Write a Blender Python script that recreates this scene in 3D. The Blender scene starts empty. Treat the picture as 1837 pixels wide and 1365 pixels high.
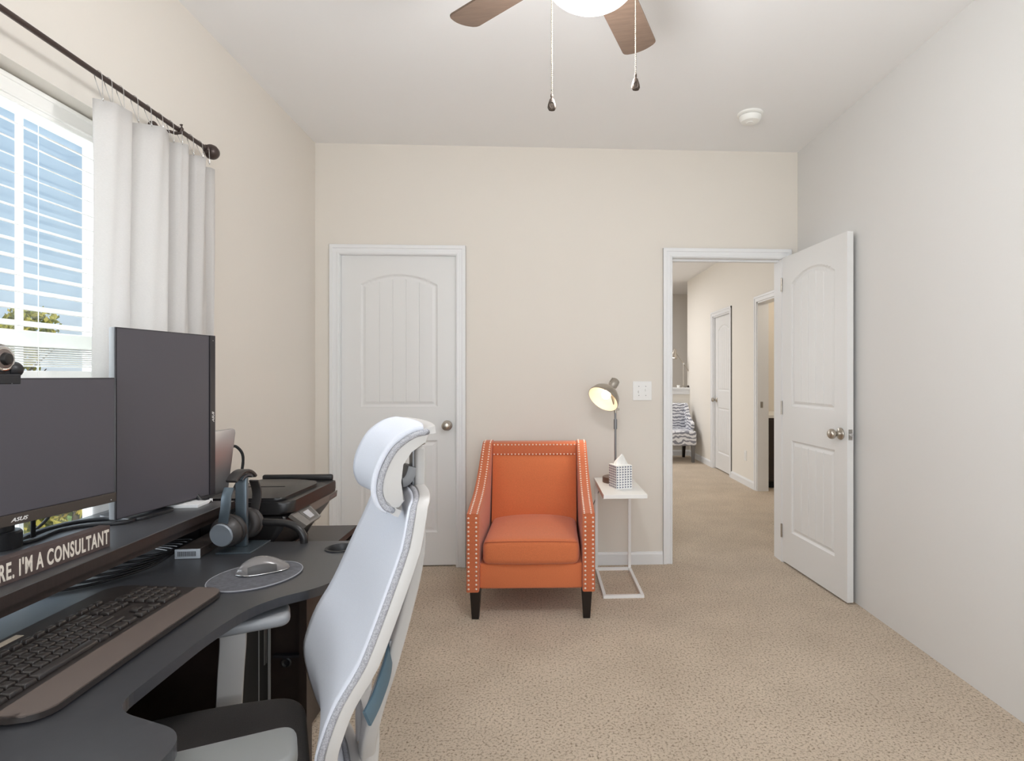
import bpy, bmesh, math, random
from mathutils import Vector, Matrix, Euler
random.seed(7)
SC = bpy.context.scene
C = SC.collection
R = math.radians
PI = math.pi
# ------------------------------------------------------------------ camera
cam_d = bpy.data.cameras.new('camera'); cam = bpy.data.objects.new('camera', cam_d); C.objects.link(cam)
SC.camera = cam
cam.location = (0, 0, 1.245)
cam.rotation_euler = (R(90), 0, -math.atan(0.05))
cam_d.sensor_width = 36.0
cam_d.lens = 1025.0 / 1837.0 * 36.0
cam_d.shift_x = (918.5 - 1017.0) / 1837.0
cam_d.shift_y = -(682.5 - 674.0) / 1837.0
cam_d.clip_start = 0.02
# ------------------------------------------------------------------ view
SC.view_settings.view_transform = 'Standard'
SC.view_settings.look = 'None'
SC.view_settings.exposure = 0.17
SC.view_settings.gamma = 1.0
SC.view_settings.use_curve_mapping = False
SC.cycles.use_denoising = True
SC.cycles.max_bounces = 12
SC.cycles.diffuse_bounces = 6
SC.cycles.transparent_max_bounces = 16
SC.cycles.sample_clamp_indirect = 8.0
SC.cycles.caustics_reflective = False
SC.cycles.caustics_refractive = False
# ------------------------------------------------------------------ sky
W = bpy.data.worlds.new('sky'); SC.world = W; W.use_nodes = True
nt = W.node_tree; nt.nodes.clear()
wo = nt.nodes.new('ShaderNodeOutputWorld'); bg = nt.nodes.new('ShaderNodeBackground')
tc = nt.nodes.new('ShaderNodeTexCoord'); sx = nt.nodes.new('ShaderNodeSeparateXYZ'); rp = nt.nodes.new('ShaderNodeValToRGB')
nt.links.new(tc.outputs['Generated'], sx.inputs[0]); nt.links.new(sx.outputs['Z'], rp.inputs[0])
nt.links.new(rp.outputs[0], bg.inputs[0]); nt.links.new(bg.outputs[0], wo.inputs[0])
rp.color_ramp.elements[0].position = 0.0; rp.color_ramp.elements[0].color = (0.80, 0.90, 0.98, 1)
rp.color_ramp.elements[1].position = 0.75; rp.color_ramp.elements[1].color = (0.34, 0.58, 0.92, 1)
e = rp.color_ramp.elements.new(0.12); e.color = (0.60, 0.80, 0.97, 1)
bg.inputs[1].default_value = 0.74


def area(name, loc, rot, sx_, sy_, power, col=(1, 1, 1)):
    d = bpy.data.lights.new(name, 'AREA'); d.shape = 'RECTANGLE'; d.size = sx_; d.size_y = sy_
    d.energy = power; d.color = col
    o = bpy.data.objects.new(name, d); C.objects.link(o); o.location = loc; o.rotation_euler = rot
    return o


def point(name, loc, power, rad, col=(1, 1, 1)):
    d = bpy.data.lights.new(name, 'POINT'); d.energy = power; d.shadow_soft_size = rad; d.color = col
    o = bpy.data.objects.new(name, d); C.objects.link(o); o.location = loc
    return o


# garden sun, desk window light, added fill behind the camera and in the hall
sd = bpy.data.lights.new('sun', 'SUN'); sd.energy = 2.6; sd.angle = R(1); sd.color = (1, 0.95, 0.86)
so = bpy.data.objects.new('sun', sd); C.objects.link(so); so.rotation_euler = (R(38), R(25), R(20)); so.location = (5, -5, 12)
area('window_daylight', (-2.3, 1.35, 1.5), (0, R(-90), 0), 1.5, 1.5, 52, (0.86, 0.93, 1.0))
area('near_fill_light', (0.2, -1.28, 1.5), (R(113), 0, 0), 2.2, 1.7, 48, (0.90, 0.95, 1.0))  # added fill light behind the camera, brightens the whole room
area('hall_side_fill', (-0.9, 6.2, 1.5), (0, R(-90), 0), 1.8, 2.2, 26, (0.92, 0.96, 1.0))  # added fill from the unseen side of the hall, no known window
area('hall_top_fill', (0.7, 8.6, 2.7), (0, 0, 0), 1.0, 1.0, 38, (0.98, 0.98, 1.0))  # added overhead fill for the hall end wall, no fixture
point('bath_vanity_light', (3.1, 5.7, 2.2), 14, 0.1, (1, 0.9, 0.76))
FAN = Vector((0.141, 1.53, 0))
point('fan_light_glow', (FAN.x, FAN.y, 2.12), 27, 0.12, (0.98, 0.98, 1.0))


# ------------------------------------------------------------------ materials
def srgb(h):
    if isinstance(h, str):
        h = [int(h[i:i + 2], 16) / 255 for i in (0, 2, 4)]
    return tuple((c / 12.92 if c <= 0.04045 else ((c + 0.055) / 1.055) ** 2.4) for c in h) + (1,)


def mat(name, col, rough=0.5, metal=0.0, spec=0.5, noise=0.0, nscale=30.0, bump=0.0, bscale=200.0, col2=None, stretch=None, coat=0.0, sheen=0.0, sub=0.0):
    m = bpy.data.materials.new(name); m.use_nodes = True; n = m.node_tree; b = n.nodes['Principled BSDF']
    c = srgb(col); b.inputs['Base Color'].default_value = c
    b.inputs['Roughness'].default_value = rough; b.inputs['Metallic'].default_value = metal
    b.inputs['Specular IOR Level'].default_value = spec
    b.inputs['Coat Weight'].default_value = coat; b.inputs['Sheen Weight'].default_value = sheen
    t = n.nodes.new('ShaderNodeTexCoord'); src = t.outputs['Object']
    if stretch:
        mp = n.nodes.new('ShaderNodeMapping'); mp.inputs['Scale'].default_value = stretch
        n.links.new(src, mp.inputs[0]); src = mp.outputs[0]
    if noise or col2:
        nz = n.nodes.new('ShaderNodeTexNoise'); nz.inputs['Scale'].default_value = nscale; nz.inputs['Detail'].default_value = 4
        n.links.new(src, nz.inputs['Vector'])
        r = n.nodes.new('ShaderNodeValToRGB'); r.color_ramp.elements[0].position = 0.35; r.color_ramp.elements[1].position = 0.65
        if col2: c2 = srgb(col2)
        else: c2 = tuple(min(1, x * (1 + noise)) for x in c[:3]) + (1,)
        c1 = c if col2 else tuple(x * (1 - noise) for x in c[:3]) + (1,)
        r.color_ramp.elements[0].color = c1; r.color_ramp.elements[1].color = c2
        n.links.new(nz.outputs['Fac'], r.inputs[0]); n.links.new(r.outputs[0], b.inputs['Base Color'])
    if bump:
        nb = n.nodes.new('ShaderNodeTexNoise'); nb.inputs['Scale'].default_value = bscale; nb.inputs['Detail'].default_value = 3
        n.links.new(src, nb.inputs['Vector'])
        bp = n.nodes.new('ShaderNodeBump'); bp.inputs['Strength'].default_value = bump; bp.inputs['Distance'].default_value = 0.002
        n.links.new(nb.outputs['Fac'], bp.inputs['Height']); n.links.new(bp.outputs[0], b.inputs['Normal'])
    return m


def emis(name, col, strength):
    m = bpy.data.materials.new(name); m.use_nodes = True; b = m.node_tree.nodes['Principled BSDF']
    b.inputs['Base Color'].default_value = srgb(col); b.inputs['Emission Color'].default_value = srgb(col)
    b.inputs['Emission Strength'].default_value = strength
    return m


M = {}
M['wall'] = mat('wall_paint', 'e3ddd4', 0.75, bump=0.08, bscale=260)
M['wallr'] = mat('wall_paint_cool', 'dedddb', 0.6, bump=0.08, bscale=260)
M['hallwall'] = mat('hall_wall_paint', 'ebe6dd', 0.7, bump=0.06, bscale=260)
M['ceil'] = mat('ceiling_paint', 'f2f2f2', 0.9, bump=0.08, bscale=180)
M['trim'] = mat('white_trim_paint', 'e9eaeb', 0.35, bump=0.02, bscale=120)
M['door'] = mat('white_door_paint', 'e4e4e3', 0.38)
M['white'] = mat('white_plastic', 'eeeeec', 0.35)
M['whitem'] = mat('white_powder_metal', 'efefee', 0.3)
M['vinyl'] = mat('white_vinyl', 'f4f4f0', 0.4)
M['slat'] = mat('white_slat', 'f7f6f2', 0.4)
M['desk'] = mat('black_desk_laminate', '232327', 0.34, spec=1.0, sheen=0.045, bump=0.05, bscale=900, noise=0.12, nscale=60)
M['deskedge'] = mat('desk_edge_band', '232328', 0.5)
M['darkwood'] = mat('dark_brown_laminate', '2c2320', 0.38, noise=0.12, nscale=25, stretch=(1, 8, 1))
M['black'] = mat('black_plastic', '1d1d20', 0.4)
M['gloss'] = mat('glossy_black_plastic', '1d1b1b', 0.36, noise=0.05)
M['matt'] = mat('matt_black', '161617', 0.7)
M['steel'] = mat('brushed_nickel', 'b9b2a8', 0.28, metal=1.0, noise=0.06, nscale=50, stretch=(1, 1, 12))
M['chrome'] = mat('polished_steel', 'd8d8d8', 0.12, metal=1.0)
M['grey'] = mat('grey_metal', '8b8c8e', 0.35, metal=0.8)
M['silver'] = mat('silver_aluminium', 'b4b5ba', 0.3, metal=0.85)
M['rod'] = mat('bronze_rod', '4c403c', 0.38, metal=0.5)
M['blade'] = mat('brown_wood_blade', '69574a', 0.5, noise=0.1, nscale=14, stretch=(1, 9, 1))
M['pend'] = mat('aged_bronze', '4a4038', 0.4, metal=0.6, noise=0.4, nscale=120)
M['chain'] = mat('bead_chain_brass', '8f8777', 0.35, metal=0.8)
M['orange'] = mat('orange_linen', 'd07244', 0.85, sheen=0.25, noise=0.10, nscale=220, bump=0.35, bscale=700, stretch=(1, 1, 3))
M['orange2'] = mat('orange_linen_band', 'c56a43', 0.85, sheen=0.2, noise=0.10, nscale=220, bump=0.35, bscale=700, stretch=(3, 1, 1))
M['nail'] = mat('nailhead_metal', 'f0ddd0', 0.3, metal=0.35)
M['legwood'] = mat('espresso_wood', '1e1715', 0.3)
M['mesh'] = mat('white_mesh_fabric', 'cfd2db', 0.85, bump=0.3, bscale=900, noise=0.03, nscale=500)
M['rim'] = mat('grey_woven_rim', 'a3a3a8', 0.9, noise=0.25, nscale=420, bump=0.4, bscale=700)
M['shell'] = mat('pale_grey_plastic', 'bbb8b5', 0.42)
M['shell2'] = mat('mid_grey_plastic', '8f9092', 0.45)
M['teal'] = mat('slate_blue_plastic', '4d6573', 0.45)
M['seat'] = mat('charcoal_fabric', '3a3634', 0.9, noise=0.12, nscale=400, bump=0.3, bscale=800)
M['armpad'] = mat('pale_grey_armpad', '747574', 0.5)
M['linen'] = mat('linen_curtain', 'e2dfdc', 0.9, noise=0.05, nscale=160, bump=0.25, bscale=500, stretch=(1, 1, 7))
M['screen'] = mat('matt_monitor_screen', '4a474d', 0.42, spec=0.5)
M['bezel'] = mat('monitor_bezel', '29262a', 0.3)
M['logo'] = mat('silver_lettering', 'd5d2cf', 0.4)
M['signw'] = mat('sign_brown', '4b3d3a', 0.6, noise=0.12, nscale=60)
M['cream'] = mat('cream_lettering', 'd9cfc2', 0.7, noise=0.08, nscale=150)
M['key'] = mat('key_plastic', '2c2725', 0.3)
M['kb'] = mat('keyboard_base', '2b2624', 0.33)
M['rest'] = mat('palm_rest', '5a4f49', 0.5)
M['pad'] = mat('mouse_pad_fabric', '55555a', 0.9, noise=0.18, nscale=90, bump=0.2, bscale=700)
M['padrim'] = mat('mouse_pad_stitch', '8f8f94', 0.7)
M['mousetop'] = mat('mouse_grey', '777372', 0.25, metal=0.1)
M['mouseside'] = mat('mouse_side', '403d3c', 0.45)
M['hp'] = mat('headphone_black', '33302f', 0.4)
M['hp2'] = mat('headphone_cushion', '2a2523', 0.55, bump=0.2, bscale=200)
M['hpdisc'] = mat('headphone_disc', '8d939a', 0.35, metal=0.5)
M['standm'] = mat('headphone_stand_metal', '59636a', 0.35, metal=0.6)
M['tissue'] = mat('tissue_paper', 'f2f1ee', 0.9)
M['paper'] = mat('white_paper', 'ececec', 0.8)
M['copper'] = mat('dark_wood_base', '6d5a50', 0.35, metal=0.3)
M['bark'] = mat('tree_bark', '6a5a48', 0.9)
M['greywood'] = mat('grey_wood', '6d6a68', 0.5)
M['leaf'] = mat('autumn_leaf', '8f9a3c', 0.7, col2='c2a83c', nscale=1.2)
M['grass'] = mat('lawn', '6f8a3e', 0.9, noise=0.3, nscale=3)
M['shadein'] = mat('white_enamel', 'f7ecd6', 0.5)
M['bulb'] = emis('lamp_bulb', 'fff4e0', 5.0)
M['bowl'] = emis('light_bowl_glass', 'fffaf2', 2.2)
M['lcd'] = emis('printer_display', '9c9a9c', 0.35)
M['vanity'] = mat('dark_vanity_wood', '2e2624', 0.4)
M['rubber'] = mat('black_rubber', '141414', 0.6)
M['paint_edge'] = mat('latch_steel', 'a8a6a2', 0.3, metal=0.9, noise=0.2, nscale=400)

# carpet: speckled pile with bump
m = bpy.data.materials.new('beige_carpet'); m.use_nodes = True; n = m.node_tree; b = n.nodes['Principled BSDF']
b.inputs['Roughness'].default_value = 1.0; b.inputs['Specular IOR Level'].default_value = 0.1
b.inputs['Sheen Weight'].default_value = 0.15
t = n.nodes.new('ShaderNodeTexCoord')
na = n.nodes.new('ShaderNodeTexNoise'); na.inputs['Scale'].default_value = 105; na.inputs['Detail'].default_value = 6; na.inputs['Roughness'].default_value = 0.72
nb_ = n.nodes.new('ShaderNodeTexNoise'); nb_.inputs['Scale'].default_value = 3.2; nb_.inputs['Detail'].default_value = 3
ra = n.nodes.new('ShaderNodeValToRGB'); ra.color_ramp.elements[0].position = 0.355; ra.color_ramp.elements[0].color = srgb('7d684f')
ra.color_ramp.elements[1].position = 0.50; ra.color_ramp.elements[1].color = srgb('d9c8b3')
rb = n.nodes.new('ShaderNodeValToRGB'); rb.color_ramp.elements[0].position = 0.3; rb.color_ramp.elements[0].color = (0.86, 0.85, 0.84, 1)
rb.color_ramp.elements[1].position = 0.7; rb.color_ramp.elements[1].color = (1, 1, 1, 1)
mx = n.nodes.new('ShaderNodeMix'); mx.data_type = 'RGBA'; mx.blend_type = 'MULTIPLY'; mx.inputs[0].default_value = 1.0
n.links.new(t.outputs['Object'], na.inputs[0]); n.links.new(t.outputs['Object'], nb_.inputs[0])
n.links.new(na.outputs['Fac'], ra.inputs[0]); n.links.new(nb_.outputs['Fac'], rb.inputs[0])
n.links.new(ra.outputs[0], mx.inputs[6]); n.links.new(rb.outputs[0], mx.inputs[7]); n.links.new(mx.outputs[2], b.inputs['Base Color'])
bp = n.nodes.new('ShaderNodeBump'); bp.inputs['Strength'].default_value = 0.8; bp.inputs['Distance'].default_value = 0.008
n.links.new(na.outputs['Fac'], bp.inputs['Height']); n.links.new(bp.outputs[0], b.inputs['Normal'])
M['carpet'] = m

# clear window glass
m = bpy.data.materials.new('window_glass'); m.use_nodes = True; n = m.node_tree; n.nodes.clear()
o_ = n.nodes.new('ShaderNodeOutputMaterial'); mixs = n.nodes.new('ShaderNodeMixShader'); tr = n.nodes.new('ShaderNodeBsdfTransparent'); gl = n.nodes.new('ShaderNodeBsdfGlossy')
gl.inputs['Roughness'].default_value = 0.02; mixs.inputs[0].default_value = 0.05
n.links.new(tr.outputs[0], mixs.inputs[1]); n.links.new(gl.outputs[0], mixs.inputs[2]); n.links.new(mixs.outputs[0], o_.inputs[0])
M['glass'] = m

# thin curtain lets some daylight through
n = M['linen'].node_tree; b = n.nodes['Principled BSDF']; out = [x for x in n.nodes if x.type == 'OUTPUT_MATERIAL'][0]
tl = n.nodes.new('ShaderNodeBsdfTranslucent'); tl.inputs[0].default_value = srgb('ecebea')
ms = n.nodes.new('ShaderNodeMixShader'); ms.inputs[0].default_value = 0.35
n.links.new(b.outputs[0], ms.inputs[1]); n.links.new(tl.outputs[0], ms.inputs[2]); n.links.new(ms.outputs[0], out.inputs[0])


def damask(name):
    m = bpy.data.materials.new(name); m.use_nodes = True; n = m.node_tree; b = n.nodes['Principled BSDF']
    b.inputs['Roughness'].default_value = 0.85
    t = n.nodes.new('ShaderNodeTexCoord')
    nz = n.nodes.new('ShaderNodeTexNoise'); nz.inputs['Scale'].default_value = 5; n.links.new(t.outputs['Object'], nz.inputs[0])
    wv = n.nodes.new('ShaderNodeTexWave'); wv.wave_type = 'RINGS'; wv.inputs['Scale'].default_value = 7.0
    wv.inputs['Distortion'].default_value = 6; wv.inputs['Detail'].default_value = 2.5; wv.inputs['Detail Scale'].default_value = 1.6
    n.links.new(t.outputs['Object'], wv.inputs[0])
    r = n.nodes.new('ShaderNodeValToRGB'); r.color_ramp.interpolation = 'CONSTANT'
    r.color_ramp.elements[0].color = srgb('e9e9ec'); r.color_ramp.elements[1].position = 0.56; r.color_ramp.elements[1].color = srgb('8e8f98')
    n.links.new(wv.outputs['Fac'], r.inputs[0]); n.links.new(r.outputs[0], b.inputs['Base Color'])
    return m


M['damask'] = damask('grey_damask_fabric')


# ------------------------------------------------------------------ geometry helpers
def tag(o, label=None, cat=None, group=None, kind=None):
    if label: o['label'] = label
    if cat: o['category'] = cat
    if group: o['group'] = group
    if kind: o['kind'] = kind
    return o


def obj(name, bm, m, parent=None, smooth=False, loc=None, rot=None):
    me = bpy.data.meshes.new(name)
    if smooth:
        for f in bm.faces: f.smooth = True
    bm.normal_update(); bm.to_mesh(me); bm.free()
    if smooth == 'auto':
        me.set_sharp_from_angle(angle=R(38))
    me.materials.append(m if not isinstance(m, str) else M[m])
    o = bpy.data.objects.new(name, me); C.objects.link(o)
    if parent: o.parent = parent
    if loc: o.location = loc
    if rot: o.rotation_euler = rot
    return o


def empty(name, loc, rz, label, cat, group=None):
    o = bpy.data.objects.new(name, None); C.objects.link(o); o.location = loc; o.rotation_euler = (0, 0, rz)
    o.empty_display_size = 0.05
    return tag(o, label, cat, group)


def B(): return bmesh.new()


def box(bm, x0, x1, y0, y1, z0, z1, bev=0.0, mx=None, seg=2):
    vs = [bm.verts.new((x, y, z)) for x in (x0, x1) for y in (y0, y1) for z in (z0, z1)]
    fs = [(0, 1, 3, 2), (4, 6, 7, 5), (0, 4, 5, 1), (2, 3, 7, 6), (0, 2, 6, 4), (1, 5, 7, 3)]
    ff = [bm.faces.new([vs[i] for i in f]) for f in fs]
    if mx is not None:
        for v in vs: v.co = mx @ v.co
    if bev:
        es = list({e for f in ff for e in f.edges})
        bmesh.ops.bevel(bm, geom=es, offset=bev, segments=seg, profile=0.5, affect='EDGES')
    return bm


def hexa(bm, pts, bev=0.0, seg=2):
    """8 points: bottom 4 (ccw), top 4 (ccw)"""
    vs = [bm.verts.new(p) for p in pts]
    ff = [bm.faces.new([vs[i] for i in f]) for f in ((3, 2, 1, 0), (4, 5, 6, 7), (0, 1, 5, 4), (1, 2, 6, 5), (2, 3, 7, 6), (3, 0, 4, 7))]
    if bev:
        es = list({e for f in ff for e in f.edges})
        bmesh.ops.bevel(bm, geom=es, offset=bev, segments=seg, profile=0.5, affect='EDGES')
    return bm


def prism(bm, poly, z0, z1, bev=0.0, mx=None, seg=2, bevtop=True):
    """extrude 2D outline in z"""
    a = [bm.verts.new((p[0], p[1], z0)) for p in poly]; b = [bm.verts.new((p[0], p[1], z1)) for p in poly]
    n = len(poly)
    area_ = sum(poly[i][0] * poly[(i + 1) % n][1] - poly[(i + 1) % n][0] * poly[i][1] for i in range(n))
    if area_ < 0: a.reverse(); b.reverse()
    fb = bm.faces.new(a[::-1]); ft = bm.faces.new(b)
    for i in range(n):
        bm.faces.new((a[i], a[(i + 1) % n], b[(i + 1) % n], b[i]))
    if mx is not None:
        for v in a + b: v.co = mx @ v.co
    if bev:
        es = list(ft.edges) + list(fb.edges)
        bmesh.ops.bevel(bm, geom=es, offset=bev, segments=seg, profile=0.5, affect='EDGES')
    return bm


def rounded(pts, rad, seg=6):
    """round the corners of a closed polygon; rad is a number or a list"""
    out = []; n = len(pts)
    for i in range(n):
        p0, p1, p2 = Vector(pts[i - 1]), Vector(pts[i]), Vector(pts[(i + 1) % n])
        r = rad[i] if isinstance(rad, (list, tuple)) else rad
        d0 = (p0 - p1); d2 = (p2 - p1); l0, l2 = d0.length, d2.length
        r = min(r, l0 * 0.49, l2 * 0.49)
        if r <= 0: out.append(tuple(p1)); continue
        a = p1 + d0.normalized() * r; c = p1 + d2.normalized() * r
        for k in range(seg + 1):
            t = k / seg
            out.append(tuple(a * (1 - t) ** 2 + p1 * 2 * t * (1 - t) + c * t ** 2))
    return out


def spline(pts, n=8, closed=False):
    """Catmull-Rom through points"""
    P = [Vector(p) for p in pts]; out = []
    m_ = len(P)
    rng = range(m_) if closed else range(m_ - 1)
    for i in rng:
        if closed: p0, p1, p2, p3 = P[i - 1], P[i], P[(i + 1) % m_], P[(i + 2) % m_]
        else: p0, p1, p2, p3 = P[max(i - 1, 0)], P[i], P[i + 1], P[min(i + 2, m_ - 1)]
        for k in range(n):
            t = k / n
            out.append(0.5 * ((2 * p1) + (-p0 + p2) * t + (2 * p0 - 5 * p1 + 4 * p2 - p3) * t * t + (-p0 + 3 * p1 - 3 * p2 + p3) * t ** 3))
    if not closed: out.append(P[-1])
    return out


def sweep(bm, path, sec, up=(0, 0, 1), closed=False, caps=True, scale=None):
    """sweep section [(a,b)] (a along side, b along up) down a path"""
    P = [Vector(p) for p in path]; n = len(P); rings = []
    up = Vector(up)
    for i, p in enumerate(P):
        if closed: t = (P[(i + 1) % n] - P[i - 1])
        else: t = P[min(i + 1, n - 1)] - P[max(i - 1, 0)]
        t.normalize()
        side = t.cross(up)
        if side.length < 1e-4: side = t.cross(Vector((1, 0, 0.01)))
        side.normalize(); u = side.cross(t).normalized()
        k = scale[i] if scale else 1.0
        rings.append([bm.verts.new(p + side * a * k + u * b_ * k) for a, b_ in sec])
    m_ = len(sec)
    for i in range(n if closed else n - 1):
        r0, r1 = rings[i], rings[(i + 1) % n]
        for j in range(m_):
            bm.faces.new((r0[j], r0[(j + 1) % m_], r1[(j + 1) % m_], r1[j]))
    if caps and not closed:
        bm.faces.new(rings[0][::-1]); bm.faces.new(rings[-1])
    bmesh.ops.recalc_face_normals(bm, faces=bm.faces)
    return bm


def circ(r, n=10, ry=None): return [(r * math.cos(2 * PI * k / n), (ry or r) * math.sin(2 * PI * k / n)) for k in range(n)]
def rect(w, h): return [(-w / 2, -h / 2), (w / 2, -h / 2), (w / 2, h / 2), (-w / 2, h / 2)]


def tube(bm, path, r, seg=10, closed=False, up=(0, 0, 1), scale=None):
    return sweep(bm, path, circ(r, seg), up=up, closed=closed, scale=scale)


def lathe(bm, prof, seg=32, mx=None):
    """profile [(r, z)] spun round z"""
    rings = []
    for r, z in prof:
        if r < 1e-6: v = bm.verts.new((0, 0, z)); rings.append([v])
        else: rings.append([bm.verts.new((r * math.cos(2 * PI * k / seg), r * math.sin(2 * PI * k / seg), z)) for k in range(seg)])
    allv = [v for r in rings for v in r]
    for a, b_ in zip(rings, rings[1:]):
        if len(a) == 1 and len(b_) == 1: continue
        for k in range(seg):
            if len(a) == 1: bm.faces.new((a[0], b_[(k + 1) % seg], b_[k]))
            elif len(b_) == 1: bm.faces.new((a[k], a[(k + 1) % seg], b_[0]))
            else: bm.faces.new((a[k], a[(k + 1) % seg], b_[(k + 1) % seg], b_[k]))
    if mx is not None:
        for v in allv: v.co = mx @ v.co
    bmesh.ops.recalc_face_normals(bm, faces=bm.faces)
    return bm


def cyl(bm, p0, p1, r, r2=None, seg=16):
    p0, p1 = Vector(p0), Vector(p1); d = p1 - p0
    q = Vector((0, 0, 1)).rotation_difference(d.normalized()).to_matrix().to_4x4()
    r2 = r if r2 is None else r2
    return lathe(bm, [(0, 0), (r, 0), (r2, d.length), (0, d.length)], seg, Matrix.Translation(p0) @ q)


def surf(bm, grid, thick=0.0, closed_u=False):
    """grid of points -> quad surface; optional thickness along vertex normals"""
    V_ = [[bm.verts.new(p) for p in row] for row in grid]
    fs = []
    for i in range(len(V_) - 1):
        for j in range(len(V_[0]) - 1):
            fs.append(bm.faces.new((V_[i][j], V_[i][j + 1], V_[i + 1][j + 1], V_[i + 1][j])))
    if thick:
        bmesh.ops.recalc_face_normals(bm, faces=fs)
        bmesh.ops.solidify(bm, geom=fs, thickness=thick)
    return bm


def subsurf(o, lv=2):
    md = o.modifiers.new('sub', 'SUBSURF'); md.levels = lv; md.render_levels = lv
    return o


def aim(p, d):
    """matrix placing local +z along d at p"""
    return Matrix.Translation(Vector(p)) @ Vector((0, 0, 1)).rotation_difference(Vector(d).normalized()).to_matrix().to_4x4()


def text_obj(name, s, m, parent, mx, size, extrude=0.0006, width=None, height=None, bold=0.0, shear=0.0, spacing=1.0):
    cu = bpy.data.curves.new(name, 'FONT'); cu.body = s; cu.size = size; cu.extrude = extrude; cu.offset = bold; cu.shear = shear; cu.space_character = spacing; cu.space_word = 0.85 if spacing > 1 else 1.0
    tmp = bpy.data.objects.new('tmp_text', cu); C.objects.link(tmp)
    dg = bpy.context.evaluated_depsgraph_get()
    me = bpy.data.meshes.new_from_object(tmp.evaluated_get(dg))
    bpy.data.objects.remove(tmp); bpy.data.curves.remove(cu)
    xs = [v.co.x for v in me.vertices]; ys = [v.co.y for v in me.vertices]
    x0, x1, y0, y1 = min(xs), max(xs), min(ys), max(ys)
    kx = width / (x1 - x0) if width else 1; ky = height / (y1 - y0) if height else kx
    for v in me.vertices:
        v.co.x = (v.co.x - x0) * kx; v.co.y = (v.co.y - y0) * ky
    me.transform(mx); me.materials.clear(); me.materials.append(M[m])
    o = bpy.data.objects.new(name, me); C.objects.link(o); o.parent = parent
    return o


def copy_tree(o, parent=None):
    c = o.copy(); C.objects.link(c); c.parent = parent
    for ch in [x for x in bpy.data.objects if x.parent == o]:
        copy_tree(ch, c)
    return c


def wall(name, bm, m): return tag(obj(name, bm, m), kind='structure')


# ------------------------------------------------------------------ room shell
XL, XR, YB, YN, ZC = -1.433, 1.737, 3.75, -1.4, 2.742
T = 0.12
wall('floor', box(B(), XL - T, 6.0, YN - T, 10.6, -0.1, 0), 'carpet')
wall('ceiling', box(B(), XL - T, XR + T, YN - T, YB + T, ZC, ZC + 0.1), 'ceil')
# left wall with window opening
WY0, WY1, WZ0, WZ1 = 0.665, 2.171, 0.655, 2.105
bm = B(); TL = 0.20
box(bm, XL - TL, XL, YN - T, WY0, 0, ZC); box(bm, XL - TL, XL, WY1, YB + T, 0, ZC)
box(bm, XL - TL, XL, WY0, WY1, 0, WZ0); box(bm, XL - TL, XL, WY0, WY1, WZ1, ZC)
wall('wall_left', bm, 'wall')
wall('wall_right', box(B(), XR, XR + T, YN - T, YB, 0, ZC), 'wallr')
NX0, NX1, NZ0, NZ1 = -0.85, 1.25, 0.75, 2.3
bm = B(); box(bm, XL, NX0, YN - T, YN, 0, ZC); box(bm, NX1, XR, YN - T, YN, 0, ZC); box(bm, NX0, NX1, YN - T, YN, 0, NZ0); box(bm, NX0, NX1, YN - T, YN, NZ1, ZC)
wall('wall_near', bm, 'wall')
w2 = bpy.data.objects.new('added_window', None); C.objects.link(w2); w2['kind'] = 'structure'; w2.location = (0, YN, 0)  # added window round the fill light, in the unseen near wall
bm = B()
for (x0, x1, z0, z1) in ((NX0, NX0 + 0.045, NZ0, NZ1), (NX1 - 0.045, NX1, NZ0, NZ1), (NX0, NX1, NZ1 - 0.045, NZ1), (NX0, NX1, NZ0, NZ0 + 0.045), (0.17, 0.23, NZ0, NZ1), (NX0, NX1, 1.48, 1.52)):
    box(bm, x0, x1, -0.10, -0.05, z0, z1, bev=0.003, seg=1)
obj('window_frame', bm, 'vinyl', w2)
obj('pane', box(B(), NX0 + 0.04, NX1 - 0.04, -0.077, -0.073, NZ0 + 0.04, NZ1 - 0.04), 'glass', w2)
bm = B(); box(bm, NX0 - 0.03, NX1 + 0.03, -0.06, 0.022, NZ0 - 0.02, NZ0 + 0.004, bev=0.004)
obj('window_sill', bm, 'trim', w2)
# back wall with two door openings
L0, L1, LZ = -1.290, -0.522, 2.04      # closet opening
D0, D1, DZ = 0.883, 1.633, 2.04        # hall opening
bm = B()
box(bm, XL, L0, YB, YB + T, 0, ZC); box(bm, L0, L1, YB, YB + T, LZ, ZC); box(bm, L1, D0, YB, YB + T, 0, ZC)
box(bm, D0, D1, YB, YB + T, DZ, ZC); box(bm, D1, XR + T, YB, YB + T, 0, ZC)
wall('wall_back', bm, 'wall')
# closet behind the closed door is dark: back panel only
wall('wall_closet', box(B(), XL, -0.3, YB + T + 0.02, YB + T + 0.06, 0, 2.3), 'matt')
# baseboards
BH = 0.083


def baseboard(name, p0, p1, nrm, h=BH):
    """run of baseboard along p0->p1 standing off by nrm"""
    p0, p1, nrm = Vector(p0), Vector(p1), Vector(nrm)
    prof = [(0, 0), (0.014, 0), (0.014, h - 0.016), (0.010, h - 0.010), (0.006, h - 0.002), (0, h)]
    bm = B(); a = [bm.verts.new((p0.x + nrm.x * u, p0.y + nrm.y * u, v)) for u, v in prof]
    c = [bm.verts.new((p1.x + nrm.x * u, p1.y + nrm.y * u, v)) for u, v in prof]
    for i in range(len(prof)):
        bm.faces.new((a[i], a[(i + 1) % 6], c[(i + 1) % 6], c[i]))
    bm.faces.new(a); bm.faces.new(c[::-1]); bmesh.ops.recalc_face_normals(bm, faces=bm.faces)
    return wall(name, bm, 'trim')


baseboard('baseboard_back', (L1 + 0.062, YB), (D0 - 0.06, YB), (0, -1))
baseboard('baseboard_left', (XL, YN), (XL, YB), (1, 0))


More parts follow.
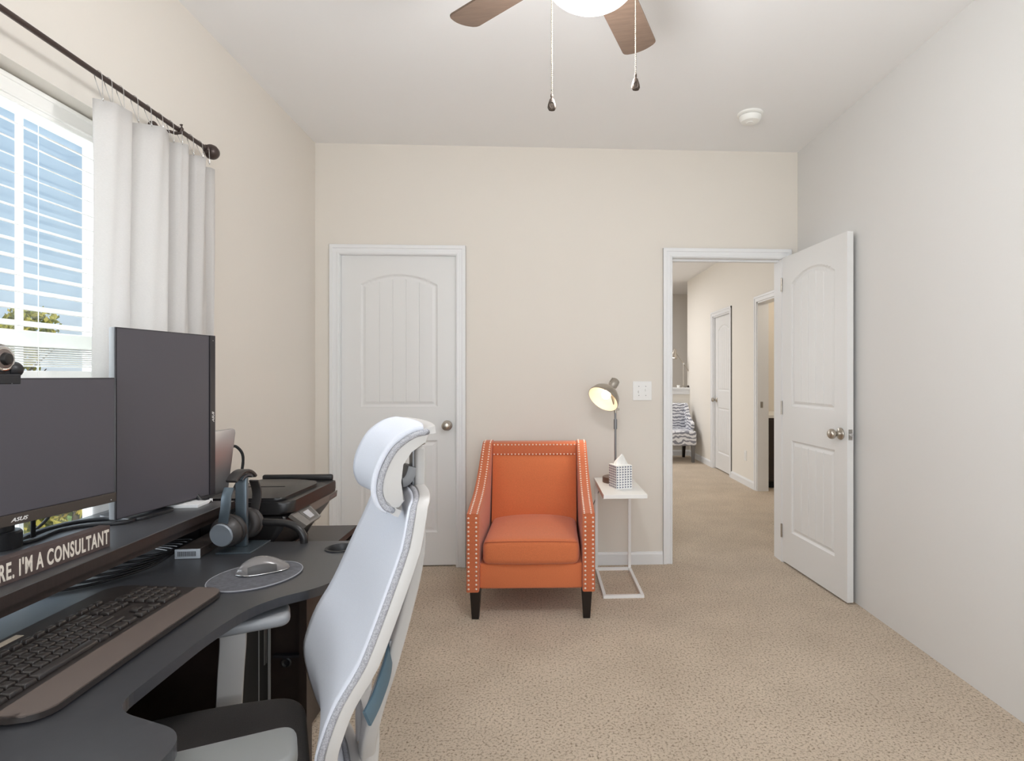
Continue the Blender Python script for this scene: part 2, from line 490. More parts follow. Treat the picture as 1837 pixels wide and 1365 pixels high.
def casing(name, x0, x1, ztop, y, parent_room=True, w=0.062, side=-1, only=None):
    """door casing in the plane y: two legs and a head, stepped profile. side -1 faces -y"""
    bm = B()
    def prof(o0, o1, wz):
        pass
    for (a, b_, t) in ((0.0, w, 0.011), (w * 0.62, w, 0.017), (0.004, 0.016, 0.014)):
        ya, yb = (y + side * t, y) if side < 0 else (y, y + t)
        box(bm, x0 - b_, x0 - a, ya, yb, 0, ztop + b_, bev=0.002, seg=1)
        box(bm, x1 + a, x1 + b_, ya, yb, 0, ztop + b_, bev=0.002, seg=1)
        box(bm, x0 - b_, x1 + b_, ya - 0.0004, yb, ztop + a, ztop + b_, bev=0.002, seg=1)
    # jamb lining
    return bm


bm = casing('trim', L0 + 0.012, L1 - 0.012, LZ - 0.012, YB)
box(bm, L0, L0 + 0.014, YB - 0.001, YB + T, 0, LZ); box(bm, L1 - 0.014, L1, YB - 0.001, YB + T, 0, LZ); box(bm, L0, L1, YB - 0.001, YB + T, LZ - 0.014, LZ)
wall('trim_1', bm, 'trim')
bm = casing('trim', D0 + 0.004, D1 - 0.004, DZ - 0.012, YB)
box(bm, D0 - 0.008, D0 + 0.006, YB - 0.001, YB + T + 0.002, 0, DZ); box(bm, D1 - 0.006, D1 + 0.008, YB - 0.001, YB + T + 0.002, 0, DZ); box(bm, D0, D1, YB - 0.001, YB + T + 0.002, DZ - 0.014, DZ)
box(bm, D0 + 0.006, D0 + 0.016, YB + 0.045, YB + 0.08, 0, DZ - 0.014); box(bm, D0, D1, YB + 0.045, YB + 0.08, DZ - 0.026, DZ - 0.014)
wall('trim_2', bm, 'trim')


# ------------------------------------------------------------------ moulded plank door faces
def door_mesh(w, h, th, kx=1.0):
    """slab in x 0..w, z 0..h, front face toward -y at y=0, back at y=th; both faces moulded"""
    px0, px1 = 0.125 * w / 0.76, w - 0.125 * w / 0.76
    pan = [(0.215, 0.815, None), (1.035, 1.83, 0.068)]
    offs = (0, 0.004, 0.012, 0.018, 0.026, 0.034)
    xs = {0, w}; zs = {0, h}
    for o in offs:
        xs |= {px0 + o, px1 - o}
        for a, b_, _ in pan: zs |= {a + o, b_ - o}
    fx0, fx1 = px0 + 0.034, px1 - 0.034
    grooves = [fx0 + (fx1 - fx0) * k / 5 for k in range(1, 5)]
    for g in grooves: xs |= {g - 0.0035, g, g + 0.0035}
    k = 0.0
    while k < w: xs.add(round(k, 4)); k += 0.03
    k = 0.0
    while k < h: zs.add(round(k, 4)); k += 0.08
    k = 1.74
    while k < 1.91: zs.add(round(k, 4)); k += 0.004
    def clean(s):
        s = sorted(s); out = [s[0]]
        for v in s[1:]:
            if v - out[-1] > 0.0012: out.append(v)
        return out
    xs, zs = clean(xs), clean(zs)
    cxm = w / 2; hw = (px1 - px0) / 2
    def depth(x, z):
        for a, b_, arch in pan:
            top = b_ + (arch * (1 - ((x - cxm) / hw) ** 2) if arch else 0)
            d = min(x - px0, px1 - x, z - a, top - z)
            if d > 0:
                if d < 0.004: return 0.004 * d / 0.004
                if d < 0.012: return 0.004 + 0.005 * (d - 0.004) / 0.008
                if d < 0.018: return 0.009
                if d < 0.034: return 0.009 - 0.006 * (d - 0.018) / 0.016
                for g in grooves:
                    if abs(x - g) < 0.003: return 0.003 + 0.004 * (1 - abs(x - g) / 0.003)
                return 0.003
        return 0.0
    bm = B()
    F = [[bm.verts.new((x, depth(x, z), z)) for x in xs] for z in zs]
    K = [[bm.verts.new((x, th - depth(x, z), z)) for x in xs] for z in zs]
    nz_, nx_ = len(zs), len(xs)
    for i in range(nz_ - 1):
        for j in range(nx_ - 1):
            bm.faces.new((F[i][j], F[i][j + 1], F[i + 1][j + 1], F[i + 1][j]))
            bm.faces.new((K[i][j], K[i + 1][j], K[i + 1][j + 1], K[i][j + 1]))
        bm.faces.new((F[i][0], F[i + 1][0], K[i + 1][0], K[i][0])); bm.faces.new((F[i][-1], K[i][-1], K[i + 1][-1], F[i + 1][-1]))
    for j in range(nx_ - 1):
        bm.faces.new((F[0][j], K[0][j], K[0][j + 1], F[0][j + 1])); bm.faces.new((F[-1][j], F[-1][j + 1], K[-1][j + 1], K[-1][j]))
    return bm


def knob(parent, p, d, name='door_handle'):
    mx = aim(p, d)
    bm = lathe(B(), [(0, 0), (0.033, 0), (0.0335, 0.004), (0.030, 0.009), (0.016, 0.012), (0.0125, 0.018), (0.0125, 0.032), (0.018, 0.036), (0.0265, 0.044), (0.0285, 0.054), (0.0265, 0.064), (0.020, 0.070), (0.008, 0.072), (0, 0.072)], 32, mx)
    return obj(name, bm, 'steel', parent, smooth=True)


# closed closet door
d1 = wall('door_1', door_mesh(0.738, 2.018, 0.035), 'door'); d1.location = (L0 + 0.015, YB + 0.022, 0.008)
knob(d1, (0.68, 0.0, 0.912), (0, -1, 0))
# open bedroom door, hinged at the hall opening's right jamb, leaf swung into the room
d2 = wall('door_2', door_mesh(0.72, 2.018, 0.035), 'door')
ang = math.atan2(-0.700, 0.045)
d2.location = (D1 - 0.004, YB - 0.01, 0.012); d2.rotation_euler = (0, 0, ang)
# local: x along leaf from hinge, y=0 face looks toward -y local = world left side
knob(d2, (0.66, 0.0, 0.912), (0, -1, 0)); knob(d2, (0.66, 0.035, 0.912), (0, 1, 0))
bm = box(B(), 0.7195, 0.7215, 0.006, 0.029, 0.883, 0.941, bev=0.0008)
lp = obj('latch_plate', bm, 'paint_edge', d2)
obj('latch_bolt', cyl(B(), (0.721, 0.0175, 0.912), (0.731, 0.0175, 0.912), 0.008), 'chrome', lp, smooth='auto')
for z in (0.2, 1.02, 1.84):
    obj('hinge', cyl(B(), (-0.006, -0.004, z - 0.045), (-0.006, -0.004, z + 0.045), 0.006), 'steel', d2, smooth='auto')

# ------------------------------------------------------------------ window
w1 = bpy.data.objects.new('window_1', None); C.objects.link(w1); w1['kind'] = 'structure'; w1.location = (XL, 0, 0)
gx = -0.167   # glass plane offset from wall face
bm = B()
for (y0, y1, z0, z1) in ((WY0, WY0 + 0.045, WZ0, WZ1), (WY1 - 0.045, WY1, WZ0, WZ1), (WY0, WY1, WZ1 - 0.045, WZ1), (WY0, WY1, WZ0, WZ0 + 0.045)):
    box(bm, gx - 0.03, gx + 0.035, y0, y1, z0, z1, bev=0.003, seg=1)
obj('window_frame', bm, 'vinyl', w1)
bm = B(); box(bm, gx - 0.02, gx + 0.025, WY0 + 0.04, WY1 - 0.04, 1.335, 1.385, bev=0.003, seg=1)
obj('meeting_rail', bm, 'vinyl', w1)
bm = B()
ym = [WY0 + 0.045 + (WY1 - WY0 - 0.09) * k / 5 for k in range(1, 5)]
for i, y in enumerate(ym):
    box(bm, gx - 0.004, gx + 0.008, y - 0.008, y + 0.008, WZ0 + 0.04, WZ1 - 0.04)
obj('muntin', bm, 'vinyl', w1)
obj('pane', box(B(), gx - 0.002, gx + 0.002, WY0 + 0.04, WY1 - 0.04, WZ0 + 0.04, WZ1 - 0.04), 'glass', w1)
bm = B(); box(bm, -0.135, 0.022, WY0 - 0.03, WY1 + 0.03, WZ0 - 0.02, WZ0 + 0.004, bev=0.004)
box(bm, 0.0, 0.014, WY0 - 0.02, WY1 + 0.02, WZ0 - 0.085, WZ0 - 0.02, bev=0.003)
obj('window_sill', bm, 'trim', w1)

# blind
bl = empty('window_blind', (XL - 0.092, 1.29, 1.2), 0, 'white horizontal slat blind half lowered in the window behind the desk', 'blind')
by0, by1 = -0.618, 0.872
bm = B(); box(bm, -0.03, 0.03, by0, by1, 0.842, 0.900, bev=0.003)
obj('headrail', bm, 'slat', bl)
bm = B(); 
for z0, z1, x1 in ((0.822, 0.895, 0.042), (0.834, 0.842, 0.048), (0.878, 0.890, 0.046)):
    box(bm, 0.032, x1, by0, by1, z0, z1, bev=0.002)
obj('valance', bm, 'slat', bl)
bm = B(); z = 0.782
while z > 0.155:
    mx = Matrix.Translation((0, 0, z)) @ Matrix.Rotation(R(22), 4, 'Y')
    box(bm, -0.025, 0.025, by0, by1, -0.0015, 0.0015, mx=mx); z -= 0.0485
obj('slats', bm, 'slat', bl)
bm = B(); z = 0.132
while z > 0.068:
    box(bm, -0.025, 0.025, by0, by1, z - 0.0017, z + 0.0017); z -= 0.0072
obj('stacked_slats', bm, 'slat', bl)
obj('bottom_rail', box(B(), -0.026, 0.026, by0, by1, 0.028, 0.060, bev=0.003), 'slat', bl)
for y in (-0.45, 0.0, 0.50):
    obj('ladder_cord', tube(B(), [(0.028, y, 0.85), (0.028, y, 0.045)], 0.0011, 6), 'slat', bl)
pts = [(0.034, 0.13 + 0.014 * math.sin(k * 2.6), 0.13 - 0.006 * k) for k in range(10)]
obj('loose_cord', tube(B(), spline(pts, 5), 0.0014, 6), 'slat', bl)

# curtain rod
RX, RZ = -1.34, 2.163
rod = empty('curtain_rod', (RX, 0, RZ), 0, 'dark bronze curtain rod with ball finial above the window', 'curtain rod')
obj('rod', cyl(B(), (0, -0.2, 0), (0, 2.39, 0), 0.0085), 'rod', rod, smooth='auto')
obj('finial', lathe(B(), [(0, -0.012), (0.014, -0.012), (0.014, -0.004), (0.009, 0), (0.02, 0.006), (0.028, 0.018), (0.030, 0.030), (0.027, 0.044), (0.018, 0.056), (0, 0.060)], 24, aim((0, 2.385, 0), (0, 1, 0))), 'rod', rod, smooth=True)
for y in (2.2, -0.1):
    bm = B(); cyl(bm, (XL - RX, y, 0.0), (XL - RX + 0.008, y, 0.0), 0.028)
    tube(bm, [(XL - RX, y, -0.004), (-0.03, y, -0.008), (-0.012, y, -0.014), (0.008, y, -0.012), (0.013, y, 0.004), (0.010, y, 0.018)], 0.006, 8)
    obj('bracket', bm, 'rod', rod, smooth='auto')

# curtain: rounded pleats, outline in x-y, dropping to the floor
cur = empty('curtain', (0, 0, 0), 0, 'off-white linen curtain panel bunched at the right of the window', 'curtain')
edge = [(-1.350, 1.802), (-1.322, 1.822), (-1.312, 1.86), (-1.322, 1.925), (-1.352, 1.955), (-1.382, 1.962), (-1.385, 1.975), (-1.352, 1.995), (-1.325, 2.03), (-1.318, 2.08), (-1.330, 2.125), (-1.362, 2.142), (-1.386, 2.150), (-1.378, 2.172), (-1.340, 2.190), (-1.326, 2.215), (-1.332, 2.245), (-1.368, 2.262), (-1.388, 2.272), (-1.376, 2.29), (-1.338, 2.305), (-1.325, 2.335), (-1.335, 2.362), (-1.372, 2.378), (-1.388, 2.39), (-1.372, 2.41), (-1.345, 2.43), (-1.352, 2.455)]
es = spline([(a, b_, 0) for a, b_ in edge], 5)
tops = {1.79: 2.085, 1.93: 2.103, 1.97: 2.09, 2.10: 2.125, 2.15: 2.10, 2.23: 2.12, 2.27: 2.10, 2.34: 2.115, 2.39: 2.10, 2.46: 2.105}
tk = sorted(tops)
def topz(y):
    for a, b_ in zip(tk, tk[1:]):
        if y <= b_: return tops[a] + (tops[b_] - tops[a]) * max(0, (y - a) / (b_ - a))
    return tops[tk[-1]]
grid = []
NZ = 26
for i in range(NZ + 1):
    v = i / NZ; row = []
    for k, p in enumerate(es):
        zt = topz(p.y); z = zt + (0.02 - zt) * v
        amp = 1.0 - 0.12 * math.sin(v * PI) + 0.10 * v
        xx = -1.352 + (p.x + 1.352) * amp * 0.95; yy = p.y + 0.012 * math.sin(v * 4 + k * 0.11) * v - 0.012 * v * (1 if k < 25 else 0)
        xx += 0.003 * math.sin(k * 0.9 + v * 11)
        row.append((xx, yy, z))
    grid.append(row)
bm = surf(B(), grid, 0.0015)
obj('curtain_panel', bm, 'linen', cur, smooth=True)
for y in (1.81, 1.85, 1.90, 1.965, 2.03, 2.09, 2.15, 2.20, 2.27, 2.33, 2.375):
    zt = topz(y)
    if y > 2.38: y2 = 2.36 + (y - 2.38) * 0.4
    else: y2 = y
    pts = [(-1.325, y, zt - 0.006), (-1.324, y - 0.004 + (y2 - y) * 0.5, (zt + RZ) / 2), (RX + 0.011, y2, RZ), (RX, y2, RZ + 0.012), (RX - 0.011, y2, RZ), (RX - 0.004, y2 + 0.006, (zt + RZ) / 2), (-1.33, y + 0.008, zt - 0.004)]
    obj('curtain_hook', tube(B(), spline(pts, 4), 0.0012, 6), 'chrome', cur, smooth=True)

# ------------------------------------------------------------------ hall beyond the open door
HX, HY0, HY1 = 2.36, YB + T, 8.95
B1, B2 = 5.28, 6.06        # bath doorway in the hall's right wall
C1, C2 = 6.93, 7.62        # closed closet door further on
wall('ceiling_hall', box(B(), XL - T, 6.0, YB + T, 10.6, ZC, ZC + 0.1), 'ceil')
bm = B()
box(bm, HX, HX + T, HY0, B1, 0, ZC); box(bm, HX, HX + T, B1, B2, 2.04, ZC); box(bm, HX, HX + T, B2, C1, 0, ZC)
box(bm, HX, HX + T, C1, C2, 2.04, ZC); box(bm, HX, HX + T, C2, HY1, 0, ZC)
wall('wall_hall_right', bm, 'hallwall')
wall('wall_hall_end', box(B(), XL - T, 6.0, 10.4, 10.5, 0, ZC), 'wall')
wall('wall_hall_left', box(B(), XL - T, XL, HY0, 10.4, 0, ZC), 'hallwall')
wall('wall_stair_right', box(B(), 4.6, 4.7, 7.0, 10.4, 0, ZC), 'hallwall')
wall('wall_bath_back', box(B(), HX + T, 4.6, 6.82, 6.92, 0, ZC), 'wall')
wall('wall_bath_right', box(B(), 4.5, 4.6, 3.9, 6.82, 0, ZC), 'wall')
wall('wall_bath_near', box(B(), HX + T, 4.5, 3.88, 3.98, 0, ZC), 'wall')
# half wall with cap at the stair
wall('wall_hall_near', box(B(), XR + T, HX + T, YB, YB + T, 0, ZC), 'hallwall')
bm = box(B(), 1.2, HX, HY1 - 0.12, HY1, 0, 1.02)
wall('wall_half', bm, 'hallwall')
bm = box(B(), 1.18, HX + 0.03, HY1 - 0.15, HY1 + 0.03, 1.03, 1.062, bev=0.004); box(bm, 1.2, HX + 0.01, HY1 - 0.135, HY1 + 0.01, 0.955, 1.03, bev=0.004)
wall('trim_3', bm, 'trim')
baseboard('baseboard_hall', (HX, B2 + 0.06), (HX, C1 - 0.06), (-1, 0))
baseboard('baseboard_hall_far', (HX, C2 + 0.06), (HX, HY1 - 0.12), (-1, 0))
baseboard('baseboard_half_wall', (1.2, HY1 - 0.12), (HX, HY1 - 0.12), (0, -1))


def side_casing(name, y0, y1, ztop, x, w=0.06):
    bm = B()
    for (a, b_, t) in ((0.0, w, 0.012), (w * 0.62, w, 0.018)):
        box(bm, x - t, x, y0 - b_, y0 - a, 0, ztop + b_, bev=0.002, seg=1); box(bm, x - t, x, y1 + a, y1 + b_, 0, ztop + b_, bev=0.002, seg=1)
        box(bm, x - t - 0.0004, x, y0 - b_, y1 + b_, ztop + a, ztop + b_, bev=0.002, seg=1)
    box(bm, x - 0.001, x + T, y0 - 0.002, y0 + 0.014, 0, ztop); box(bm, x - 0.001, x + T, y1 - 0.014, y1 + 0.002, 0, ztop); box(bm, x - 0.001, x + T, y0, y1, ztop - 0.014, ztop)
    return wall(name, bm, 'trim')


side_casing('trim_4', B1, B2, 2.04, HX)
side_casing('trim_5', C1, C2, 2.04, HX)
t4 = bpy.data.objects['trim_4']
obj('strike_plate', box(B(), HX + 0.03, HX + 0.058, B2 - 0.0165, B2 - 0.0135, 0.90, 0.965, bev=0.0008), 'paint_edge', t4)
d3 = wall('door_3', door_mesh(C2 - C1 - 0.032, 2.012, 0.035), 'door')
# front face (-y local) must look toward -x world: rotate -90 => local x -> -y
d3.location = (HX + 0.028, C2 - 0.016, 0.012); d3.rotation_euler = (0, 0, R(-90))
knob(d3, (0.055, 0.0, 0.912), (0, -1, 0))

# bathroom vanity
bv = empty('bathroom_vanity', (2.84, 6.48, 0), 0, 'dark wooden vanity with a pale top inside the far doorway', 'cabinet')
obj('cabinet_body', box(B(), -0.33, 0.4, -0.30, 0.32, 0.08, 0.78, bev=0.004), 'vanity', bv)
obj('toe_kick', box(B(), -0.31, 0.4, -0.24, 0.32, 0.0, 0.08), 'matt', bv)
obj('counter_top', box(B(), -0.345, 0.41, -0.32, 0.33, 0.78, 0.815, bev=0.004), 'white', bv)
for k in range(2):
    d = obj('cabinet_door', box(B(), -0.31 + k * 0.36, 0.03 + k * 0.36, -0.318, -0.300, 0.11, 0.76, bev=0.004), 'vanity', bv)
    obj('door_handle', cyl(B(), (0.0 + k * 0.07 - 0.0, -0.34, 0.55), (0.0 + k * 0.07, -0.34, 0.65), 0.005), 'steel', d)

# hall outlet
ho = empty('wall_outlet', (HX, 6.40, 0.337), 0, 'white wall outlet low on the hall wall between the two doorways', 'outlet')
obj('cover_plate', box(B(), -0.006, 0, -0.036, 0.036, -0.058, 0.058, bev=0.002), 'white', ho)
obj('socket', box(B(), -0.009, -0.004, -0.017, 0.017, -0.036, 0.036, bev=0.003), 'white', ho)

# damask slipper chair by the half wall
pc = empty('patterned_armchair', (1.93, 8.36, 0), 0, 'grey and white damask upholstered armchair against the half wall in the hall', 'armchair')
obj('seat', box(B(), -0.335, 0.335, -0.30, 0.30, 0.24, 0.455, bev=0.035, seg=4), 'damask', pc, smooth='auto')
bm = B()
hexa(bm, [(-0.29, 0.16, 0.40), (0.29, 0.16, 0.40), (0.29, 0.29, 0.40), (-0.29, 0.29, 0.40), (-0.30, 0.24, 0.83), (0.30, 0.24, 0.83), (0.30, 0.33, 0.83), (-0.30, 0.33, 0.83)], bev=0.03, seg=3)
obj('backrest', bm, 'damask', pc, smooth='auto')
for s in (-1, 1):
    bm = B(); prof = rounded([(0.31, 0.45), (-0.16, 0.45), (-0.20, 0.56), (-0.08, 0.585), (0.06, 0.66), (0.16, 0.80), (0.22, 0.83), (0.32, 0.83)], 0.03, 4)
    mx = Matrix.Translation((s * 0.305, 0, 0)) @ Matrix(((0, 0, 1, 0), (1, 0, 0, 0), (0, 1, 0, 0), (0, 0, 0, 1)))
    prism(bm, prof, -0.025, 0.025, bev=0.012, mx=mx)
    obj('arm_wing', bm, 'damask', pc, smooth='auto')
for x in (-0.29, 0.29):
    for y in (-0.25, 0.26):
        bm = B(); k = 0.03
        hexa(bm, [(x - 0.018, y - 0.018 + (k if y > 0 else 0), 0), (x + 0.018, y - 0.018 + (k if y > 0 else 0), 0), (x + 0.018, y + 0.018 + (k if y > 0 else 0), 0), (x - 0.018, y + 0.018 + (k if y > 0 else 0), 0), (x - 0.026, y - 0.026, 0.25), (x + 0.026, y - 0.026, 0.25), (x + 0.026, y + 0.026, 0.25), (x - 0.026, y + 0.026, 0.25)])
        obj('leg', bm, 'greywood' if y < 0 else 'legwood', pc)

# nickel desk lamp and small things on the half-wall cap
hl = empty('arm_lamp', (2.28, HY1 - 0.06, 1.062), 0, 'small brushed nickel swing arm lamp on the half wall cap in the hall', 'lamp')
obj('base', lathe(B(), [(0, 0), (0.045, 0), (0.045, 0.012), (0.01, 0.02), (0, 0.02)], 20), 'steel', hl, smooth='auto')
obj('pole', cyl(B(), (0, 0, 0.015), (0.0, 0, 0.385), 0.005), 'steel', hl)
obj('arm', cyl(B(), (0.085, 0, 0.25), (-0.135, 0, 0.57), 0.0055), 'steel', hl)
obj('joint', cyl(B(), (0, -0.012, 0.372), (0, 0.012, 0.372), 0.014), 'chrome', hl)
mx = aim((-0.135, 0, 0.58), (-0.25, -0.1, -1))
obj('lamp_shade', lathe(B(), [(0.012, -0.03), (0.022, -0.01), (0.03, 0.03), (0.062, 0.10), (0.066, 0.125), (0.060, 0.125), (0.02, 0.03), (0, 0.0)], 24, mx), 'steel', hl, smooth='auto')
obj('bulb', lathe(B(), [(0, 0.06), (0.022, 0.07), (0.03, 0.095), (0.02, 0.118), (0, 0.124)], 16, mx), 'bulb', hl, smooth=True)
o = obj('candle_cup', lathe(B(), [(0, 0), (0.022, 0), (0.026, 0.035), (0.022, 0.035), (0.02, 0.008), (0, 0.008)], 20), 'vinyl', loc=(2.20, HY1 - 0.07, 1.062), smooth='auto')
tag(o, 'tiny white cup beside the lamp base on the half wall cap', 'cup')
o = obj('pine_cone', lathe(B(), [(0, 0), (0.016, 0.003), (0.022, 0.014), (0.016, 0.026), (0, 0.034)], 14), 'pend', loc=(2.345, HY1 - 0.10, 1.062), smooth='auto')
tag(o, 'tiny dark ornament at the right end of the half wall cap', 'ornament')

# ------------------------------------------------------------------ garden outside the window
gz = -2.9
gm = wall('ground', box(B(), -60, -2.2, -30, 45, gz - 0.2, gz), 'grass')


def tree(cx_, cy_, h, r, n, seed, label):
    rnd = random.Random(seed)
    t = empty('garden_tree', (cx_, cy_, gz), 0, label, 'tree')
    bm = B(); cyl(bm, (0, 0, 0), (0.1, 0.05, h * 0.62), 0.16, 0.06, 10)
    for k in range(9):
        a = rnd.random() * 2 * PI; z0 = h * (0.35 + 0.3 * rnd.random())
        cyl(bm, (0.05, 0.02, z0), (math.cos(a) * r * 0.7, math.sin(a) * r * 0.7, z0 + h * 0.22), 0.045, 0.012, 6)
    obj('trunk', bm, 'bark', t)
    bm = B()
    blobs = []
    for k in range(16):
        a = rnd.random() * 2 * PI; rr = r * math.sqrt(rnd.random()) * 0.75; z = h * (0.50 + 0.42 * rnd.random())
        blobs.append((math.cos(a) * rr, math.sin(a) * rr, z, r * (0.28 + 0.2 * rnd.random()) * (1.2 - 0.5 * (z / h))))
    for k in range(n):
        b_ = rnd.choice(blobs); d = Vector((rnd.gauss(0, 1), rnd.gauss(0, 1), rnd.gauss(0, 1))).normalized() * b_[3] * (0.55 + 0.5 * rnd.random())
        p = Vector(b_[:3]) + d; s = 0.055 + 0.05 * rnd.random()
        q = Euler((rnd.random() * 6, rnd.random() * 6, rnd.random() * 6)).to_matrix()
        vs = [bm.verts.new(p + q @ Vector(v)) for v in ((-s, 0, 0), (0, -s * 0.55, s * 0.15), (s, 0, 0), (0, s * 0.55, s * 0.15))]
        bm.faces.new(vs)
    obj('foliage', bm, 'leaf', t)


tree(-13.2, 14.5, 5.9, 2.0, 9000, 3, 'yellow-green garden tree seen through the lower blind slats')
tree(-9.0, 9.2, 3.6, 1.7, 7000, 5, 'bushy yellow-green tree low outside under the monitor')
tree(-9.5, 12.2, 3.4, 1.6, 6000, 9, 'yellow-green bush outside, right of the bushy tree below the monitor')
tree(-11.0, 3.5, 4.8, 2.1, 6000, 21, 'broad garden tree outside the left end of the window')
tree(-14.5, 10.0, 4.4, 2.2, 7000, 12, 'rounder garden tree far left beyond the blind')

# ------------------------------------------------------------------ ceiling fan
fan = empty('ceiling_fan', (FAN.x, FAN.y, 0), 0, 'brown five-blade ceiling fan with lit white glass bowl', 'ceiling fan')
obj('canopy', lathe(B(), [(0, ZC), (0.07, ZC), (0.068, ZC - 0.03), (0.045, ZC - 0.06), (0.02, ZC - 0.07), (0, ZC - 0.07)], 32), 'pend', fan, smooth='auto')
obj('downrod', cyl(B(), (0, 0, 2.52), (0, 0, ZC - 0.06), 0.012), 'pend', fan)
obj('motor_housing', lathe(B(), [(0, 2.53), (0.05, 2.53), (0.10, 2.51), (0.125, 2.48), (0.125, 2.42), (0.11, 2.395), (0.09, 2.385), (0.085, 2.345), (0.12, 2.33), (0.12, 2.318), (0, 2.318)], 40), 'pend', fan, smooth='auto')
bowl = [(0.125, 2.335), (0.130, 2.325)] + [(0.130 * math.cos(a), 2.325 - 0.082 * math.sin(a)) for a in [PI / 2 * k / 12 for k in range(1, 12)]] + [(0, 2.243)]
obj('light_bowl', lathe(B(), bowl, 48), 'bowl', fan, smooth=True)
b_out = rounded([(0.13, -0.046), (0.15, -0.056), (0.525, -0.060), (0.541, -0.02), (0.541, 0.02), (0.525, 0.060), (0.15, 0.056), (0.13, 0.046)], [0.01, 0.01, 0.014, 0.02, 0.02, 0.014, 0.01, 0.01], 5)
for k in range(5):
    a = R(65.5 + 72 * k)
    mx = Matrix.Translation((0, 0, 2.405)) @ Matrix.Rotation(a, 4, 'Z') @ Matrix.Rotation(R(-10), 4, 'X')
    bl_ = obj('blade', prism(B(), b_out, -0.003, 0.003, bev=0.0012, mx=mx), 'blade', fan)
    obj('blade_arm', box(B(), 0.07, 0.19, -0.022, 0.022, 0.003, 0.010, bev=0.003, mx=mx), 'pend', bl_)


def beadchain(p0, p1, step=0.0052, r=0.0021):
    bm = B(); p0, p1 = Vector(p0), Vector(p1); L = (p1 - p0).length; n_ = int(L / step)
    for i in range(n_ + 1):
        bmesh.ops.create_icosphere(bm, subdivisions=1, radius=r, matrix=Matrix.Translation(p0.lerp(p1, i / n_)))
    cyl(bm, p0, p1, 0.0006, seg=5)
    return bm


for (dx, dy, zb, fz) in ((-0.105, 0.0, 1.985, 1.953), (0.116, -0.03, 2.035, 1.998)):
    ch = obj('pull_chain', beadchain((dx, dy, 2.335), (dx, dy, zb + 0.008)), 'chain', fan, smooth=True)
    bm = lathe(B(), [(0, 0.047), (0.003, 0.046), (0.0035, 0.038), (0.002, 0.036), (0.006, 0.032), (0.0105, 0.018), (0.0115, 0.009), (0.008, 0.002), (0, 0)], 18)
    for v in bm.verts: v.co.y *= 0.5; v.co += Vector((dx, dy, fz))
    pd = obj('pendant', bm, 'pend', ch, smooth=True)
    ring = [(dx + 0.006 * math.cos(t_), dy - 0.0048, fz + 0.014 + 0.009 * math.sin(t_)) for t_ in [2 * PI * k / 14 for k in range(14)]]
    tube(bm := B(), ring, 0.0011, 6, closed=True, up=(0, 1, 0))
    for f in bm.faces: f.smooth = True
    me = pd.data; b2 = B(); b2.from_mesh(me); tmp = bpy.data.meshes.new('tmp'); bm.to_mesh(tmp); bm.free(); b2.from_mesh(tmp); b2.to_mesh(me); b2.free(); bpy.data.meshes.remove(tmp)

# smoke detector
sm = empty('smoke_detector', (1.21, 3.21, ZC), 0, 'round white smoke detector on the ceiling near the open door', 'smoke detector')
obj('base_plate', lathe(B(), [(0, 0), (0.072, 0), (0.072, -0.008), (0.066, -0.013), (0.055, -0.014), (0, -0.014)], 40), 'vinyl', sm, smooth='auto')
obj('sensor_body', lathe(B(), [(0.050, -0.013), (0.050, -0.017), (0.062, -0.018), (0.060, -0.034), (0.050, -0.046), (0.022, -0.050), (0.020, -0.053), (0, -0.054)], 40), 'vinyl', sm, smooth='auto')
bm = B()
for k in range(16):
    a = 2 * PI * k / 16; mx = Matrix.Rotation(a, 4, 'Z')
    box(bm, 0.0495, 0.052, -0.006, 0.006, -0.0178, -0.0132, mx=mx)
obj('vents', bm, 'shell2', sm)

# light switch
sw = empty('light_switch', (0.686, YB, 1.145), 0, 'white double toggle light switch plate beside the open doorway', 'light switch')
obj('cover_plate', box(B(), -0.063, 0.063, -0.006, 0, -0.063, 0.063, bev=0.003), 'white', sw)
for s in (-1, 1):
    tg = obj('toggle', box(B(), s * 0.023 - 0.005, s * 0.023 + 0.005, -0.016, -0.004, -0.002 if s > 0 else -0.013, 0.013 if s > 0 else 0.002, bev=0.0015, mx=None), 'white', sw)
    for z in (-0.03, 0.03):
        obj('screw', cyl(B(), (s * 0.023, -0.0075, z), (s * 0.023, -0.005, z), 0.003, seg=10), 'shell2', sw)

# ------------------------------------------------------------------ orange armchair
ac = empty('orange_armchair', (-0.03, 3.20, 0), R(-1.5), 'orange upholstered armchair with nailhead trim against the back wall', 'armchair')
# local: x right, -y front. width 0.64, front at y=-0.30, back at 0.36
HWD = 0.325
FY, BY = -0.285, 0.36
# apron and inner box
bm = B(); box(bm, -0.265, 0.265, FY + 0.012, BY - 0.02, 0.155, 0.285, bev=0.012, seg=3)
obj('front_rail', bm, 'orange', ac, smooth='auto')
# seat cushion
bm = B(); gx_, gy_ = 17, 17; hx, fy, byy = 0.247, FY - 0.005, 0.20
top = []
def pil(u, v, base, crown):  # crowned
    return base + crown * (1 - abs(2 * u - 1) ** 3) * (1 - abs(2 * v - 1) ** 3)
bm = B(); box(bm, -hx, hx, fy, byy, 0.282, 0.402, bev=0.030, seg=4)
bmesh.ops.subdivide_edges(bm, edges=[e for e in bm.edges if e.calc_length() > 0.2], cuts=10, use_grid_fill=True)
for v in bm.verts:
    u = (v.co.x + hx) / (2 * hx); w_ = (v.co.y - fy) / (byy - fy)
    if v.co.z > 0.33: v.co.z += 0.028 * (1 - abs(2 * u - 1) ** 2.5) * (0.35 + 0.65 * min(1, w_ * 1.6))
    if v.co.y < fy + 0.05: v.co.y -= 0.012 * (1 - abs(2 * u - 1) ** 2)
cs = obj('seat_cushion', bm, 'orange', ac, smooth='auto')
